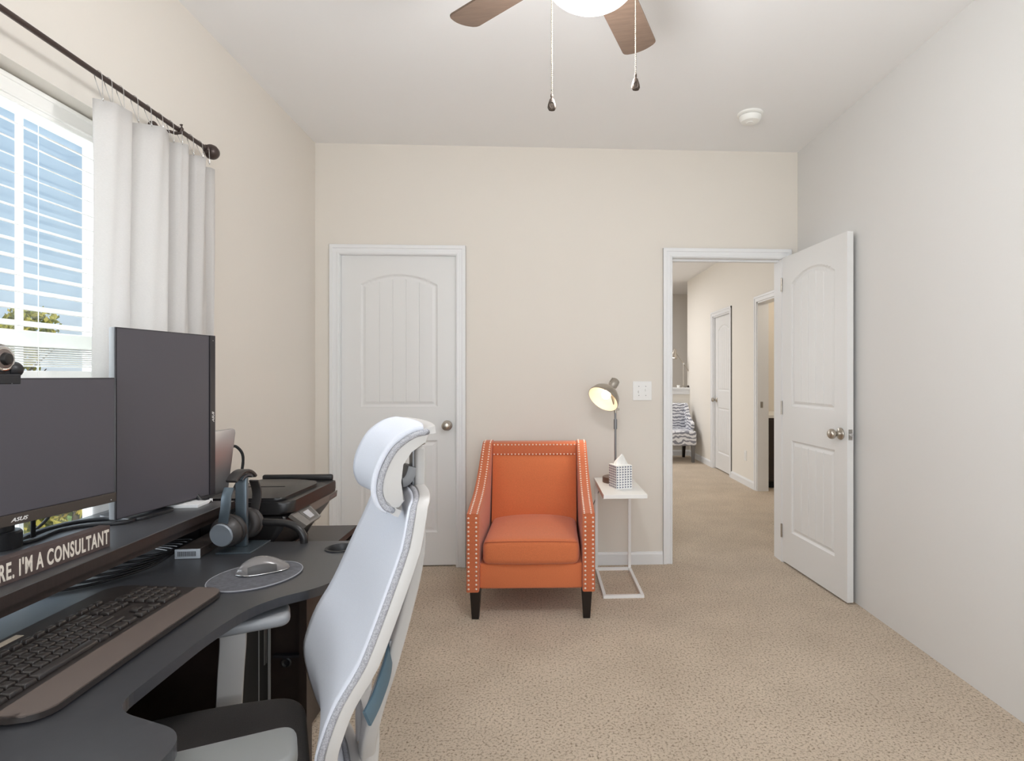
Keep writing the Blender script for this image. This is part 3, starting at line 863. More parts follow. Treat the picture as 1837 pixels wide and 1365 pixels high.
pth = [(-hx + 0.01, fy - 0.001 - 0.0115 * (1 - abs(2 * (k / 20) - 1) ** 2), 0.398) if False else (-hx + 0.012 + (2 * hx - 0.024) * k / 20, fy + 0.006 - 0.012 * (1 - abs(2 * k / 20 - 1) ** 2), 0.3975 + 0.008 * (1 - abs(2 * k / 20 - 1) ** 2.5)) for k in range(21)]
obj('piping', tube(B(), pth, 0.0028, 8), 'orange2', cs, smooth=True)
# inside back: slightly reclined, crowned pad
grid = []
for i in range(13):
    v = i / 12; row = []
    for j in range(15):
        u = j / 14; x = -0.250 + 0.50 * u
        cr = 0.022 * (1 - abs(2 * u - 1) ** 4) * (1 - abs(2 * v - 1) ** 4)
        row.append((x, 0.175 + 0.085 * v - cr, 0.385 + 0.385 * v))
    grid.append(row)
bm = surf(B(), grid); 
ob = obj('back_cushion', bm, 'orange', ac, smooth=True)
bm = B(); hexa(bm, [(-0.255, 0.18, 0.20), (0.255, 0.18, 0.20), (0.255, 0.33, 0.16), (-0.255, 0.33, 0.16), (-0.255, 0.262, 0.775), (0.255, 0.262, 0.775), (0.255, 0.352, 0.775), (-0.255, 0.352, 0.775)], bev=0.008)
obj('back_frame', bm, 'orange2', ac, smooth='auto')
# top rail band of the back
bm = B(); hexa(bm, [(-0.258, 0.250, 0.765), (0.258, 0.250, 0.765), (0.258, 0.360, 0.765), (-0.258, 0.360, 0.765), (-0.258, 0.262, 0.842), (0.258, 0.262, 0.842), (0.258, 0.368, 0.842), (-0.258, 0.368, 0.842)], bev=0.012, seg=3)
obj('top_rail', bm, 'orange2', ac, smooth='auto')
# sloping arms with wing: side outline in (y, z) swept across the arm width; outer face flares with height
def arm_edge():
    return spline([(FY - 0.018, 0, 0.548), (FY + 0.05, 0, 0.566), (-0.13, 0, 0.592), (-0.03, 0, 0.628), (0.06, 0, 0.678), (0.14, 0, 0.740), (0.20, 0, 0.795), (0.262, 0, 0.842)], 5)
edge3 = arm_edge()
for s in (-1, 1):
    out = [(FY - 0.012, 0.148)] + [(p.x, p.z) for p in edge3] + [(0.300, 0.849), (0.372, 0.845), (0.355, 0.148)]
    xi_lo, xo_lo = 0.247, 0.325
    bm = B(); ring = []
    def xof(y, z, outer):
        t_ = max(0, min(1, (z - 0.5) / 0.35))
        if outer: return 0.327 - 0.014 * t_
        return 0.262 - 0.008 * t_
    a = [bm.verts.new((s * xof(y, z, False), y, z)) for y, z in out]; b_ = [bm.verts.new((s * xof(y, z, True), y, z)) for y, z in out]
    n_ = len(out); f1 = bm.faces.new(a); f2 = bm.faces.new(b_[::-1])
    for i in range(n_): bm.faces.new((a[i], b_[i], b_[(i + 1) % n_], a[(i + 1) % n_]))
    bmesh.ops.recalc_face_normals(bm, faces=bm.faces)
    bmesh.ops.bevel(bm, geom=list(f1.edges) + list(f2.edges), offset=0.007, segments=3, profile=0.5, affect='EDGES')
    ar = obj('arm', bm, 'orange2', ac, smooth='auto')
    # nailheads: two rows up the front post and along the slope, one part per row
    path = edge3 + [Vector((0.300, 0, 0.849)), Vector((0.345, 0, 0.849))]
    def nail(bm, p, nrm, r=0.0058):
        mx = aim(p, nrm)
        lathe(bm, [(r, 0), (r * 0.8, r * 0.45), (r * 0.35, r * 0.7), (0, r * 0.75)], 8, mx)
    for xf, xs_ in ((0.276, 0.272), (0.315, 0.307)):
        bm = B(); k = 0.165
        while k < 0.545:
            nail(bm, (s * xf, FY - 0.0125 - (k - 0.148) / 0.4 * 0.006, k), (0, -1, 0)); k += 0.0225
        obj('nailhead_trim', bm, 'nail', ar, smooth=True)
        bm = B(); step = 0.019; acc = 0
        for p, q in zip(path, path[1:]):
            seg_ = (q - p); sl = seg_.length; d_ = seg_.normalized()
            while acc < sl:
                c_ = p + d_ * acc; t_ = max(0, min(1, (c_.z - 0.5) / 0.35))
                nail(bm, (s * (xs_ - 0.006 * t_), c_.x, c_.z), (0, -d_.z, d_.x), 0.0050)
                acc += step
            acc -= sl
        obj('nailhead_trim', bm, 'nail', ar, smooth=True)
for z, y in ((0.772, 0.2505), (0.828, 0.2585)):
    bm = B()
    for k in range(24):
        lathe(bm, [(0.0048, 0), (0.0038, 0.002), (0.0015, 0.003), (0, 0.0033)], 8, aim((-0.242 + 0.484 * k / 23, y, z), (0, -1, 0.1)))
    obj('nailhead_trim', bm, 'nail', ac, smooth=True)
for x in (-0.285, 0.285):
    for y in (FY + 0.035, 0.31):
        t0, t1 = 0.018, 0.028
        dy = 0.0 if y < 0 else 0.03
        bm = hexa(B(), [(x - t0, y - t0 + dy, 0), (x + t0, y - t0 + dy, 0), (x + t0, y + t0 + dy, 0), (x - t0, y + t0 + dy, 0), (x - t1, y - t1, 0.16), (x + t1, y - t1, 0.16), (x + t1, y + t1, 0.16), (x - t1, y + t1, 0.16)], bev=0.002)
        obj('leg', bm, 'legwood', ac)

# ------------------------------------------------------------------ C-shaped side table, lamp, tissues
st = empty('side_table', (0.475, 3.40, 0), R(0.0), 'white metal C-shaped side table right of the orange armchair', 'side table')
obj('table_top', box(B(), -0.118, 0.124, -0.285, 0.255, 0.570, 0.592, bev=0.0015), 'white', st)
bm = B(); w_ = 0.017; zb = 0.012
fx = [(-0.112, -0.215), (0.118, -0.215), (0.118, 0.245), (-0.112, 0.245)]
box(bm, -0.112, 0.118, -0.223, -0.206, 0, w_); box(bm, -0.112, 0.118, 0.235, 0.252, 0, w_)
box(bm, -0.112, -0.095, -0.206, 0.235, 0, w_); box(bm, 0.101, 0.118, -0.206, 0.235, 0, w_)
obj('floor_frame', bm, 'whitem', st)
for x in (-0.112, 0.101):
    obj('upright', box(B(), x, x + w_, 0.235, 0.252, 0.017, 0.570), 'whitem', st)
bm = B(); box(bm, -0.112, -0.095, -0.21, 0.235, 0.553, 0.570); box(bm, 0.101, 0.118, -0.21, 0.235, 0.553, 0.570)
obj('top_rail', bm, 'whitem', st)

TL_ = (0.474, 3.50, 0.592)
tl_ = empty('table_lamp', TL_, 0, 'lit brushed nickel task lamp with round brown base on the side table', 'lamp')
obj('base', lathe(B(), [(0, 0), (0.078, 0), (0.080, 0.003), (0.080, 0.030), (0.077, 0.034), (0.010, 0.034), (0, 0.034)], 40), 'copper', tl_, smooth='auto')
obj('pole', cyl(B(), (0, 0, 0.034), (0, 0, 0.43), 0.0065), 'grey', tl_, smooth='auto')
obj('sliding_collar', cyl(B(), (0, 0, 0.325), (0, 0, 0.385), 0.011), 'grey', tl_, smooth='auto')
bm = cyl(B(), (0, 0, 0.425), (0, 0, 0.452), 0.009); cyl(bm, (-0.012, -0.004, 0.446), (0.024, -0.004, 0.446), 0.006)
obj('pivot_knob', bm, 'steel', tl_, smooth='auto')
SH = Vector((-0.056, -0.033, 0.545)); SD = Vector((-0.53, -0.53, -0.66)).normalized()
mx = aim(SH, SD)
prof = [(0.026, -0.115), (0.027, -0.113), (0.0275, -0.075), (0.024, -0.070), (0.022, -0.050), (0.035, -0.038), (0.062, -0.022), (0.088, 0.008), (0.098, 0.038), (0.100, 0.052), (0.098, 0.0525), (0.0955, 0.038)]
sh = obj('lamp_shade', lathe(B(), [(0, -0.115)] + prof, 40, mx), 'steel', tl_, smooth='auto')
obj('shade_lining', lathe(B(), [(0.0975, 0.0515), (0.095, 0.038), (0.085, 0.010), (0.060, -0.018), (0.034, -0.034), (0, -0.038)], 40, mx), 'shadein', sh, smooth=True)
for k in range(2):
    obj('socket_fin', box(B(), 0.02, 0.031, -0.004, 0.004, -0.112, -0.078, mx=mx @ Matrix.Rotation(R(60 + 180 * k), 4, 'Z')), 'steel', sh)
bm = cyl(B(), (0, -0.004, 0.45), tuple(SH + SD * -0.035), 0.006)
obj('shade_arm', bm, 'steel', tl_)
obj('bulb', lathe(B(), [(0, -0.036), (0.012, -0.034), (0.014, -0.018), (0.026, 0.002), (0.028, 0.018), (0.018, 0.034), (0, 0.040)], 24, mx), 'bulb', tl_, smooth=True)
pts = [(0.02, 0.06, 0.012), (0.0, 0.13, 0.005), (-0.06, 0.20, -0.06), (-0.125, 0.19, -0.20), (-0.15, 0.17, -0.30)]
obj('power_cord', tube(B(), spline(pts, 6), 0.0022, 8), 'matt', tl_, smooth=True)
pl = Vector(TL_) + SH + SD * 0.085
lp_ = bpy.data.lights.new('lamp_glow', 'SPOT'); lp_.energy = 2.5; lp_.color = (1, 0.90, 0.74); lp_.shadow_soft_size = 0.03; lp_.spot_size = R(150); lp_.spot_blend = 0.5
lo = bpy.data.objects.new('lamp_glow', lp_); C.objects.link(lo); lo.location = pl; lo.rotation_euler = SD.to_track_quat('-Z', 'Y').to_euler()

# tissue box: white cube with grey triangles, rotated so two faces show
tb = empty('tissue_box', (0.480, 3.325, 0.592), R(18), 'white cube tissue box printed with small grey triangles on the side table', 'tissue box')
bx_ = obj('carton', box(B(), -0.0505, 0.0505, -0.0505, 0.0505, 0, 0.135, bev=0.0015), 'white', tb)
n = M['tri'] = mat('triangle_print', '555a70', 0.6)
bm = B()
def tri(c_, u_, v_, s):
    vs = [bm.verts.new(Vector(c_) + Vector(u_) * a * s + Vector(v_) * b_ * s) for a, b_ in ((-0.5, -0.6), (-0.5, 0.6), (0.62, 0.0))]
    bm.faces.new(vs)
for i in range(6):
    for j in range(9):
        tri((-0.0425 + i * 0.017, -0.051, 0.010 + j * 0.0145), (1, 0, 0), (0, 0, 1), 0.0098)
        tri((0.051, -0.0425 + i * 0.017, 0.010 + j * 0.0145), (0, 1, 0), (0, 0, 1), 0.0098)
        tri((-0.051, -0.0425 + i * 0.017, 0.010 + j * 0.0145), (0, 1, 0), (0, 0, 1), 0.0115)
obj('printed_triangles', bm, 'tri', bx_)
bm = B(); grid = []
rndt = random.Random(4)
for i in range(9):
    v = i / 8; rad = (1 - v) ** 0.8 * 0.036 + 0.002; row = []
    for j in range(25):
        a = 2 * PI * j / 24; rr = rad * (1 + 0.30 * math.sin(a * 3 + 1.2 + v * 1.5) + 0.12 * math.sin(7 * a))
        row.append((rr * math.cos(a) * 1.1 - 0.004 + 0.010 * v, rr * math.sin(a) * 0.6 + 0.006 * math.sin(v * 5), 0.134 + 0.060 * v + 0.003 * math.sin(3 * a) * v))
    grid.append(row)
surf(bm, grid)
obj('tissue', bm, 'tissue', tb, smooth=True)

# ------------------------------------------------------------------ desk
ZD, ZR = 0.72, 0.84
dk = empty('desk', (-0.9, 1.12, 0), 0, 'black curved-front computer desk with raised monitor shelf under the window', 'desk')
dk_o = Vector((-0.9, 1.12, 0))


def loc_(pts): return [(p[0] - dk_o.x, p[1] - dk_o.y) for p in pts]


outl = rounded([(-1.30, 0.38), (-1.30, 1.858), (-0.525, 1.850), (-0.510, 1.47), (-0.648, 1.36), (-0.672, 1.20), (-0.672, 0.935), (-0.515, 0.868), (-0.505, 0.38)],
               [0.01, 0.01, 0.06, 0.11, 0.12, 0.06, 0.05, 0.05, 0.04], 8)
# cup holder hole: desktop is a ring bridged to the hole
hc = (-0.600, 1.772); hr = 0.040
bm = B()
top = prism(bm, loc_(outl), ZD - 0.022, ZD, bev=0.0015, seg=1)
o = obj('desktop', bm, 'desk', dk)
cut = bpy.data.meshes.new('hole'); cb = B(); cyl(cb, (hc[0] - dk_o.x, hc[1] - dk_o.y, ZD - 0.1), (hc[0] - dk_o.x, hc[1] - dk_o.y, ZD + 0.1), hr, seg=32); cb.to_mesh(cut); cb.free()
co = bpy.data.objects.new('hole', cut); C.objects.link(co)
co.location = dk_o
md = o.modifiers.new('b', 'BOOLEAN'); md.operation = 'DIFFERENCE'; md.object = co; md.solver = 'EXACT'
bpy.context.view_layer.update()
dg = bpy.context.evaluated_depsgraph_get(); me = bpy.data.meshes.new_from_object(o.evaluated_get(dg)); o.modifiers.clear(); o.data = me
bpy.data.objects.remove(co); bpy.data.meshes.remove(cut)
mx = Matrix.Translation((hc[0] - dk_o.x, hc[1] - dk_o.y, 0))
obj('cup_holder', lathe(B(), [(0.046, ZD + 0.0), (0.046, ZD + 0.003), (0.040, ZD + 0.004), (0.0375, ZD), (0.034, ZD - 0.06), (0, ZD - 0.062), (0, ZD - 0.065), (0.037, ZD - 0.063), (0.0395, ZD - 0.01)], 36, mx), 'black', dk, smooth='auto')
# monitor shelf
sx0, sx1 = -1.298, -0.984
bm = B(); prism(bm, loc_([(sx0, 0.40), (sx1, 0.40), (sx1, 1.905), (sx0, 1.905)]), ZR - 0.022, ZR, bev=0.0015, seg=1)
obj('monitor_shelf', bm, 'desk', dk)
bm = B(); box(bm, sx1 - 0.012 + 0.9, sx1 + 0.9 + 0.001, 0.40 - 1.12, 1.905 - 1.12, ZR - 0.024, ZR - 0.001); box(bm, sx1 - 0.03 + 0.9, sx1 - 0.012 + 0.9, 0.40 - 1.12, 1.905 - 1.12, ZR - 0.045, ZR - 0.022)
obj('shelf_edge', bm, 'darkwood', dk)
for y in (0.46, 1.12, 1.80):
    obj('shelf_support', box(B(), sx0 + 0.9 + 0.02, sx0 + 0.9 + 0.16, y - 1.12 - 0.012, y - 1.12 + 0.012, ZD, ZR - 0.022), 'matt', dk)
# side legs and storage bay at the far end
for y in (0.52, 1.77):
    obj('side_panel', box(B(), -1.26 + 0.9, -0.69 + 0.9, y - 1.12 - 0.011, y - 1.12 + 0.011, 0.0, ZD - 0.022, bev=0.001), 'darkwood', dk)
obj('modesty_panel', box(B(), -1.262 + 0.9, -1.246 + 0.9, 0.53 - 1.12, 1.76 - 1.12, 0.10, ZD - 0.022), 'matt', dk)
obj('lower_shelf', box(B(), -0.79 + 0.9, -0.712 + 0.9, 1.74 - 1.12, 1.758 - 1.12, 0.405, 0.412), 'deskedge', dk)
bm = B(); box(bm, -0.710 + 0.9, -0.688 + 0.9, 1.735 - 1.12, 1.758 - 1.12, 0, ZD - 0.022)
obj('leg_post', bm, 'darkwood', dk)
bm = lathe(B(), [(0.014, 0), (0.016, 0.006), (0.012, 0.008), (0.008, 0.004), (0, 0.003)], 20, aim((-0.755 + 0.9, 1.758 - 1.12, 0.385), (0, -1, 0)))
obj('cam_lock', bm, 'black', dk, smooth='auto')

# curved tubular bar at the far edge of the desktop
pts = [(-0.735, 1.835, ZD), (-0.737, 1.835, ZD + 0.02), (-0.755, 1.838, ZD + 0.045), (-0.785, 1.842, ZD + 0.058), (-0.82, 1.845, ZD + 0.062), (-0.90, 1.848, ZD + 0.063), (-0.935, 1.848, ZD + 0.05), (-0.945, 1.848, ZD + 0.02), (-0.945, 1.848, ZD)]
o = obj('desk_rail', tube(B(), spline(pts, 6), 0.0115, 14, up=(0, 1, 0)), 'gloss', smooth='auto')
tag(o, 'glossy black bent tube rail on the far edge of the desktop, before the printer', 'rail')

# PC tower under the far wing
pc_ = empty('computer_tower', (-1.012, 1.648, 0.0), 0, 'black computer tower standing under the far end of the desk', 'computer')
obj('case', box(B(), -0.20, 0.20, -0.10, 0.10, 0.015, 0.60, bev=0.006), 'darkwood', pc_)
fp = obj('front_panel', box(B(), 0.20, 0.212, -0.095, 0.095, 0.02, 0.595, bev=0.004), 'matt', pc_)
obj('trim_strip', box(B(), 0.212, 0.2135, 0.028, 0.032, 0.03, 0.585), 'shell2', fp)
obj('port_strip', box(B(), 0.212, 0.2145, 0.060, 0.076, 0.40, 0.57, bev=0.001), 'grey', fp)
obj('chrome_edge', box(B(), 0.210, 0.2165, 0.086, 0.096, 0.02, 0.595, bev=0.001), 'shell2', fp)
for x in (-0.17, 0.17):
    obj('foot', box(B(), x - 0.02, x + 0.02, -0.09, 0.09, 0, 0.015), 'rubber', pc_)
# ribbed black grille box (heater) under the desk
hb = empty('ribbed_floor_box', (-1.0, 1.14, 0), 0, 'black box with a ribbed oval grille on the floor under the desk', 'box')
obj('housing', box(B(), -0.14, 0.14, -0.17, 0.17, 0, 0.36, bev=0.02, seg=3), 'matt', hb, smooth='auto')
bm = B(); 
for k in range(22):
    z = 0.06 + k * 0.0115; h_ = 0.12 * math.sqrt(max(0.0, 1 - ((z - 0.18) / 0.135) ** 2))
    if h_ > 0.01: box(bm, 0.138, 0.145, -h_, h_, z, z + 0.006)
obj('grille', bm, 'black', hb)

# side cabinet behind the desk that carries the printer
cb_ = empty('printer_cabinet', (-1.04, 2.235, 0), 0, 'low dark brown cabinet behind the desk carrying the printer', 'cabinet')
obj('top_panel', box(B(), -0.235, 0.259, -0.30, 0.275, 0.578, 0.60, bev=0.001), 'darkwood', cb_)
obj('side_panel', box(B(), -0.23, 0.25, 0.255, 0.272, 0, 0.578), 'darkwood', cb_)
obj('side_panel', box(B(), -0.23, 0.25, -0.297, -0.28, 0, 0.578), 'darkwood', cb_)
obj('drawer_front', box(B(), 0.232, 0.250, -0.275, 0.235, 0.30, 0.56, bev=0.001), 'darkwood', cb_)
obj('drawer_front', box(B(), 0.232, 0.250, -0.275, 0.235, 0.03, 0.29, bev=0.001), 'darkwood', cb_)
obj('back_panel', box(B(), -0.235, -0.225, -0.29, 0.26, 0, 0.578), 'matt', cb_)

# ------------------------------------------------------------------ printer (front faces the chair, +x)
pr = empty('printer', (-1.04, 2.15, 0.60), 0, 'glossy black all-in-one inkjet printer with flat touch panel on the low cabinet', 'printer')
# local: x forward (front), y along width. footprint x -0.20..0.11 at foot, 0.24 at top; y -0.215..0.215
Y0, Y1 = -0.215, 0.215
bm = B()
side = [(-0.07, 0.0), (0.10, 0.0), (0.120, 0.035), (0.195, 0.135), (0.205, 0.178), (-0.07, 0.178)]
mxs = Matrix(((1, 0, 0, 0), (0, 0, -1, 0), (0, 1, 0, 0), (0, 0, 0, 1)))
prism(bm, rounded(side, 0.012, 4), -0.212, 0.212, bev=0.008, mx=mxs, seg=3)
obj('body', bm, 'gloss', pr, smooth='auto')
bm = B()
plan = rounded([(-0.07, Y0), (0.222, Y0), (0.230, Y1), (-0.07, Y1)], [0.02, 0.045, 0.045, 0.02], 8)
prism(bm, plan, 0.186, 0.226, bev=0.009, seg=3)
lid = obj('scanner_lid', bm, 'gloss', pr, smooth='auto')
bm = B(); plan2 = rounded([(-0.06, Y0 + 0.012), (0.188, Y0 + 0.014), (0.205, Y1 - 0.12), (0.10, Y1 - 0.06), (-0.06, Y1 - 0.06)], [0.02, 0.03, 0.09, 0.09, 0.02], 8)
prism(bm, plan2, 0.224, 0.238, bev=0.006, seg=3)
obj('feeder_cover', bm, 'gloss', lid, smooth='auto')
obj('lid_slot', box(B(), -0.02, 0.11, -0.005, 0.0, 0.2375, 0.2395), 'matt', lid)
bm = B(); box(bm, -0.065, 0.212, Y1 - 0.022, Y1 - 0.004, 0.222, 0.248, bev=0.008, seg=3)
obj('feeder_wall', bm, 'gloss', lid, smooth='auto')
# tilted control panel and slim fascia strip on the front
PT, PBm = Vector((0.214, 0, 0.183)), Vector((0.262, 0, 0.142)); pn = Vector((0.041, 0, 0.048)).normalized()
def slabpoly(yv, o0, o1, m_, name, par):
    a = [PT.lerp(PBm, v) + pn * o0 + Vector((0, y, 0)) for y, v in yv]; c_ = [PT.lerp(PBm, v) + pn * o1 + Vector((0, y, 0)) for y, v in yv]
    bm = B(); va = [bm.verts.new(p) for p in a]; vc = [bm.verts.new(p) for p in c_]; n_ = len(a)
    bm.faces.new(va); bm.faces.new(vc[::-1])
    for i in range(n_): bm.faces.new((va[i], vc[i], vc[(i + 1) % n_], va[(i + 1) % n_]))
    bmesh.ops.recalc_face_normals(bm, faces=bm.faces)
    return obj(name, bm, m_, par)
cp = slabpoly([(-0.200, 0.0), (-0.045, 0.0), (-0.060, 1.0), (-0.190, 1.0)], -0.012, 0.0, mat('control_fascia', '6c6762', 0.35), 'control_panel', pr)
slabpoly([(-0.150, 0.12), (-0.062, 0.12), (-0.072, 0.88), (-0.142, 0.88)], -0.001, 0.001, mat('panel_bezel', '524e4a', 0.25), 'touch_panel', cp)
slabpoly([(-0.132, 0.25), (-0.088, 0.25), (-0.092, 0.75), (-0.128, 0.75)], 0.0, 0.0016, 'lcd', 'display', cp)
bm = B(); hexa(bm, [(0.200, -0.06, 0.140), (0.216, -0.06, 0.145), (0.226, 0.205, 0.158), (0.205, 0.205, 0.153), (0.200, -0.06, 0.180), (0.218, -0.06, 0.182), (0.229, 0.205, 0.183), (0.205, 0.205, 0.180)], bev=0.002)
fs_ = obj('fascia_strip', bm, mat('fascia_grey', '6c6762', 0.35), pr)
obj('name_badge', hexa(B(), [(0.215, 0.13, 0.163), (0.2258, 0.13, 0.163), (0.2290, 0.195, 0.166), (0.215, 0.195, 0.166), (0.215, 0.13, 0.174), (0.2268, 0.13, 0.174), (0.2300, 0.195, 0.177), (0.215, 0.195, 0.177)]), 'grey', fs_)
bm = B(); box(bm, 0.06, 0.135, -0.13, 0.15, 0.010, 0.018, bev=0.003); box(bm, 0.127, 0.135, -0.13, 0.15, 0.010, 0.028, bev=0.003)
obj('output_tray', bm, 'gloss', pr, smooth='auto')
o = obj('lid_glare', box(B(), -1.00, -0.90, 2.275, 2.325, 0.8265, 0.8275), 'paper'); tag(o, 'white strip on the printer lid put in for glare', 'paper')  # white sheet stands in for glare on the lid

# ------------------------------------------------------------------ monitors
def monitor(name, w, h, th, label, strip, logo):
    """local: screen faces +x, width along y (0..w), z 0..h; strip = 'bottom' or 'far'"""
    r_ = empty(name, (0, 0, 0), 0, label, 'monitor')
    obj('housing', box(B(), -th, -0.004, 0, w, 0, h, bev=0.003), 'shell2' if strip == 'far' else 'bezel', r_, smooth='auto')
    bz = 0.0135 if strip == 'far' else 0.0
    sb = 0.0195
    bm = B(); box(bm, -0.005, 0.0, 0, w, 0, h, bev=0.001)
    obj('bezel', bm, 'bezel', r_)
    if strip == 'bottom':
        obj('screen', box(B(), -0.0005, 0.0008, 0.003, w - 0.003, 0.026, h - 0.003), 'screen', r_)
        sb_ = obj('logo_strip', box(B(), -0.003, 0.004, 0, w, 0.0, 0.024, bev=0.001), mat('brushed_strip', '4e4641', 0.35, metal=0.4), r_)
    else:
        obj('screen', box(B(), -0.0005, 0.0008, 0.003, w - 0.0245, 0.003, h - 0.003), 'screen', r_)
        sb_ = obj('logo_strip', box(B(), -0.003, 0.004, w - 0.0225, w, 0.0, h, bev=0.001), 'bezel', r_)
    return r_, sb_


# landscape monitor
mA, stA = monitor('landscape_monitor', 0.545, 0.322, 0.02, 'wide black monitor in landscape on the desk shelf, webcam clipped on top', 'bottom', True)
pA = Vector((-1.101, 1.545, 0.918)); azA = math.atan(0.205)   # edge direction away from camera leans to +x
mA.location = pA - Vector((math.sin(azA), math.cos(azA), 0)) * 0.545
mA.rotation_euler = (0, 0, -azA)
# lettering: text frame x->+y local, y->+z, z->+x
TX = Matrix(((0, 0, 1, 0), (1, 0, 0, 0), (0, 1, 0, 0), (0, 0, 0, 1)))
text_obj('logo', 'ASUS', 'logo', stA, Matrix.Translation((0.0044, 0.298, 0.0075)) @ TX, 0.012, width=0.035, height=0.0085, bold=0.0002, shear=0.35)
bm = cyl(B(), (0.0043, 0.53, 0.0075), (0.0050, 0.53, 0.0075), 0.0012, seg=10); obj('power_light', bm, 'logo', stA)
obj('button_dot', cyl(B(), (0.0043, 0.30, 0.31), (0.0049, 0.30, 0.31), 0.0008, seg=8), 'shell2', mA)
# stand: hub, neck and V foot ring on the shelf
hz = ZR - 0.918
bm = cyl(B(), (-0.045, 0.20, hz + 0.004), (-0.045, 0.20, 0.14), 0.026, seg=24)
obj('stand_neck', bm, 'black', mA, smooth='auto')
bm = lathe(B(), [(0, hz), (0.040, hz), (0.040, hz + 0.035), (0.036, hz + 0.04), (0, hz + 0.04)], 28, Matrix.Translation((-0.045, 0.20, 0)))
obj('stand_collar', bm, 'black', mA, smooth='auto')
wpts = [(-1.25, 1.43), (-1.281, 1.50), (-1.283, 1.58), (-1.262, 1.635), (-1.21, 1.665), (-1.13, 1.648), (-1.145, 1.612), (-1.21, 1.594), (-1.243, 1.54), (-1.230, 1.46)]
ringp = spline([Matrix.Rotation(azA, 3, 'Z') @ (Vector((x, y, 0)) - Vector((mA.location.x, mA.location.y, 0))) for x, y in wpts], 6, closed=True)
obj('foot_ring', sweep(B(), [(p.x, p.y, hz + 0.0045) for p in ringp], rounded(rect(0.016, 0.009), 0.003, 2), closed=True, scale=None), 'black', mA, smooth='auto')
nk = Matrix.Rotation(azA, 3, 'Z') @ (Vector((-1.262, 1.405, 0)) - Vector((mA.location.x, mA.location.y, 0)))
for o_ in (bpy.data.objects['stand_neck'], bpy.data.objects['stand_collar']):
    for v in o_.data.vertices: v.co.x += nk.x + 0.045; v.co.y += nk.y - 0.20
obj('stand_arm', cyl(B(), (nk.x, nk.y, 0.12), (-0.015, nk.y, 0.14), 0.018), 'black', mA, smooth='auto')

# portrait monitor: near side at (-1.139,1.60), far side at (-1.06,1.93)
mB, stB = monitor('portrait_monitor', 0.352, 0.522, 0.022, 'tall black monitor turned to portrait, beside the landscape monitor', 'far', True)
p0, p1 = Vector((-1.139, 1.60, 0)), Vector((-1.070, 1.945, 0))
azB = math.atan2(p1.x - p0.x, p1.y - p0.y)
mB.location = (p0.x, p0.y, 0.855); mB.rotation_euler = (0, 0, -azB)
TXR = Matrix(((0, 0, 1, 0), (0, -1, 0, 0), (1, 0, 0, 0), (0, 0, 0, 1)))
text_obj('logo', 'ASUS', 'logo', stB, Matrix.Translation((0.0044, 0.3455, 0.238)) @ TXR, 0.012, width=0.035, height=0.0085, bold=0.0002, shear=0.35)
obj('power_light', cyl(B(), (0.0043, 0.341, 0.505), (0.005, 0.341, 0.505), 0.0012, seg=10), 'logo', stB)
hz = ZR - 0.855
bm = B(); box(bm, -0.075, -0.022, 0.15, 0.20, hz + 0.01, 0.36, bev=0.008)
obj('stand_neck', bm, 'black', mB, smooth='auto')
bm = B(); prism(bm, rounded([(-0.13, 0.06), (0.02, 0.05), (0.02, 0.185), (-0.13, 0.185)], 0.03, 6), hz, hz + 0.009, bev=0.002)
obj('stand_foot', bm, 'black', mB, smooth='auto')
bm = B(); pts = [(0.012, 0.283, hz + 0.004), (0.005, 0.283, hz + 0.014), (-0.004, 0.283, hz + 0.022), (-0.012, 0.283, hz + 0.045)]
tube(bm, pts, 0.007, 10); hexa(bm, [(0.0, 0.235, hz), (0.035, 0.235, hz), (0.040, 0.30, hz), (-0.01, 0.30, hz), (0.006, 0.24, hz + 0.006), (0.028, 0.24, hz + 0.006), (0.030, 0.295, hz + 0.012), (0.0, 0.295, hz + 0.012)]); obj('cable_clip', bm, 'black', mB, smooth='auto')

# webcam on the landscape monitor
wc = empty('webcam', (-1.158, 1.297, 1.2405), -azA, 'round webcam with silver face clipped on top of the landscape monitor', 'webcam')
bm = B(); box(bm, -0.035, 0.008, -0.038, 0.030, 0.0, 0.008, bev=0.002); box(bm, 0.0015, 0.008, -0.038, 0.030, -0.014, 0.003, bev=0.002)
obj('clip', bm, 'black', wc)
mx = aim((-0.035, -0.012, 0.040), (1, 0.25, 0.02))
obj('body', lathe(B(), [(0, -0.002), (0.026, 0), (0.034, 0.010), (0.036, 0.024), (0.032, 0.036), (0.020, 0.044), (0, 0.046)], 32, mx), mat('webcam_shell', '6b5f5a', 0.25), wc, smooth=True)
obj('face_plate', lathe(B(), [(0.018, 0.042), (0.025, 0.0435), (0.0285, 0.0405), (0.0295, 0.036), (0.0285, 0.035), (0.018, 0.0415)], 32, mx), 'chrome', wc, smooth=True)
obj('lens', lathe(B(), [(0, 0.053), (0.007, 0.0535), (0.0115, 0.052), (0.014, 0.045), (0.014, 0.040), (0, 0.040)], 24, mx), 'gloss', wc, smooth='auto')
obj('side_dial', lathe(B(), [(0, -0.016), (0.015, -0.016), (0.018, -0.010), (0.018, 0.004), (0.014, 0.010), (0, 0.011)], 24, aim((-0.012, 0.030, 0.018), (0, 1, 0))), 'black', wc, smooth='auto')
obj('hinge_block', box(B(), -0.03, 0.0, -0.02, 0.03, 0.006, 0.022, bev=0.004), 'black', wc, smooth='auto')

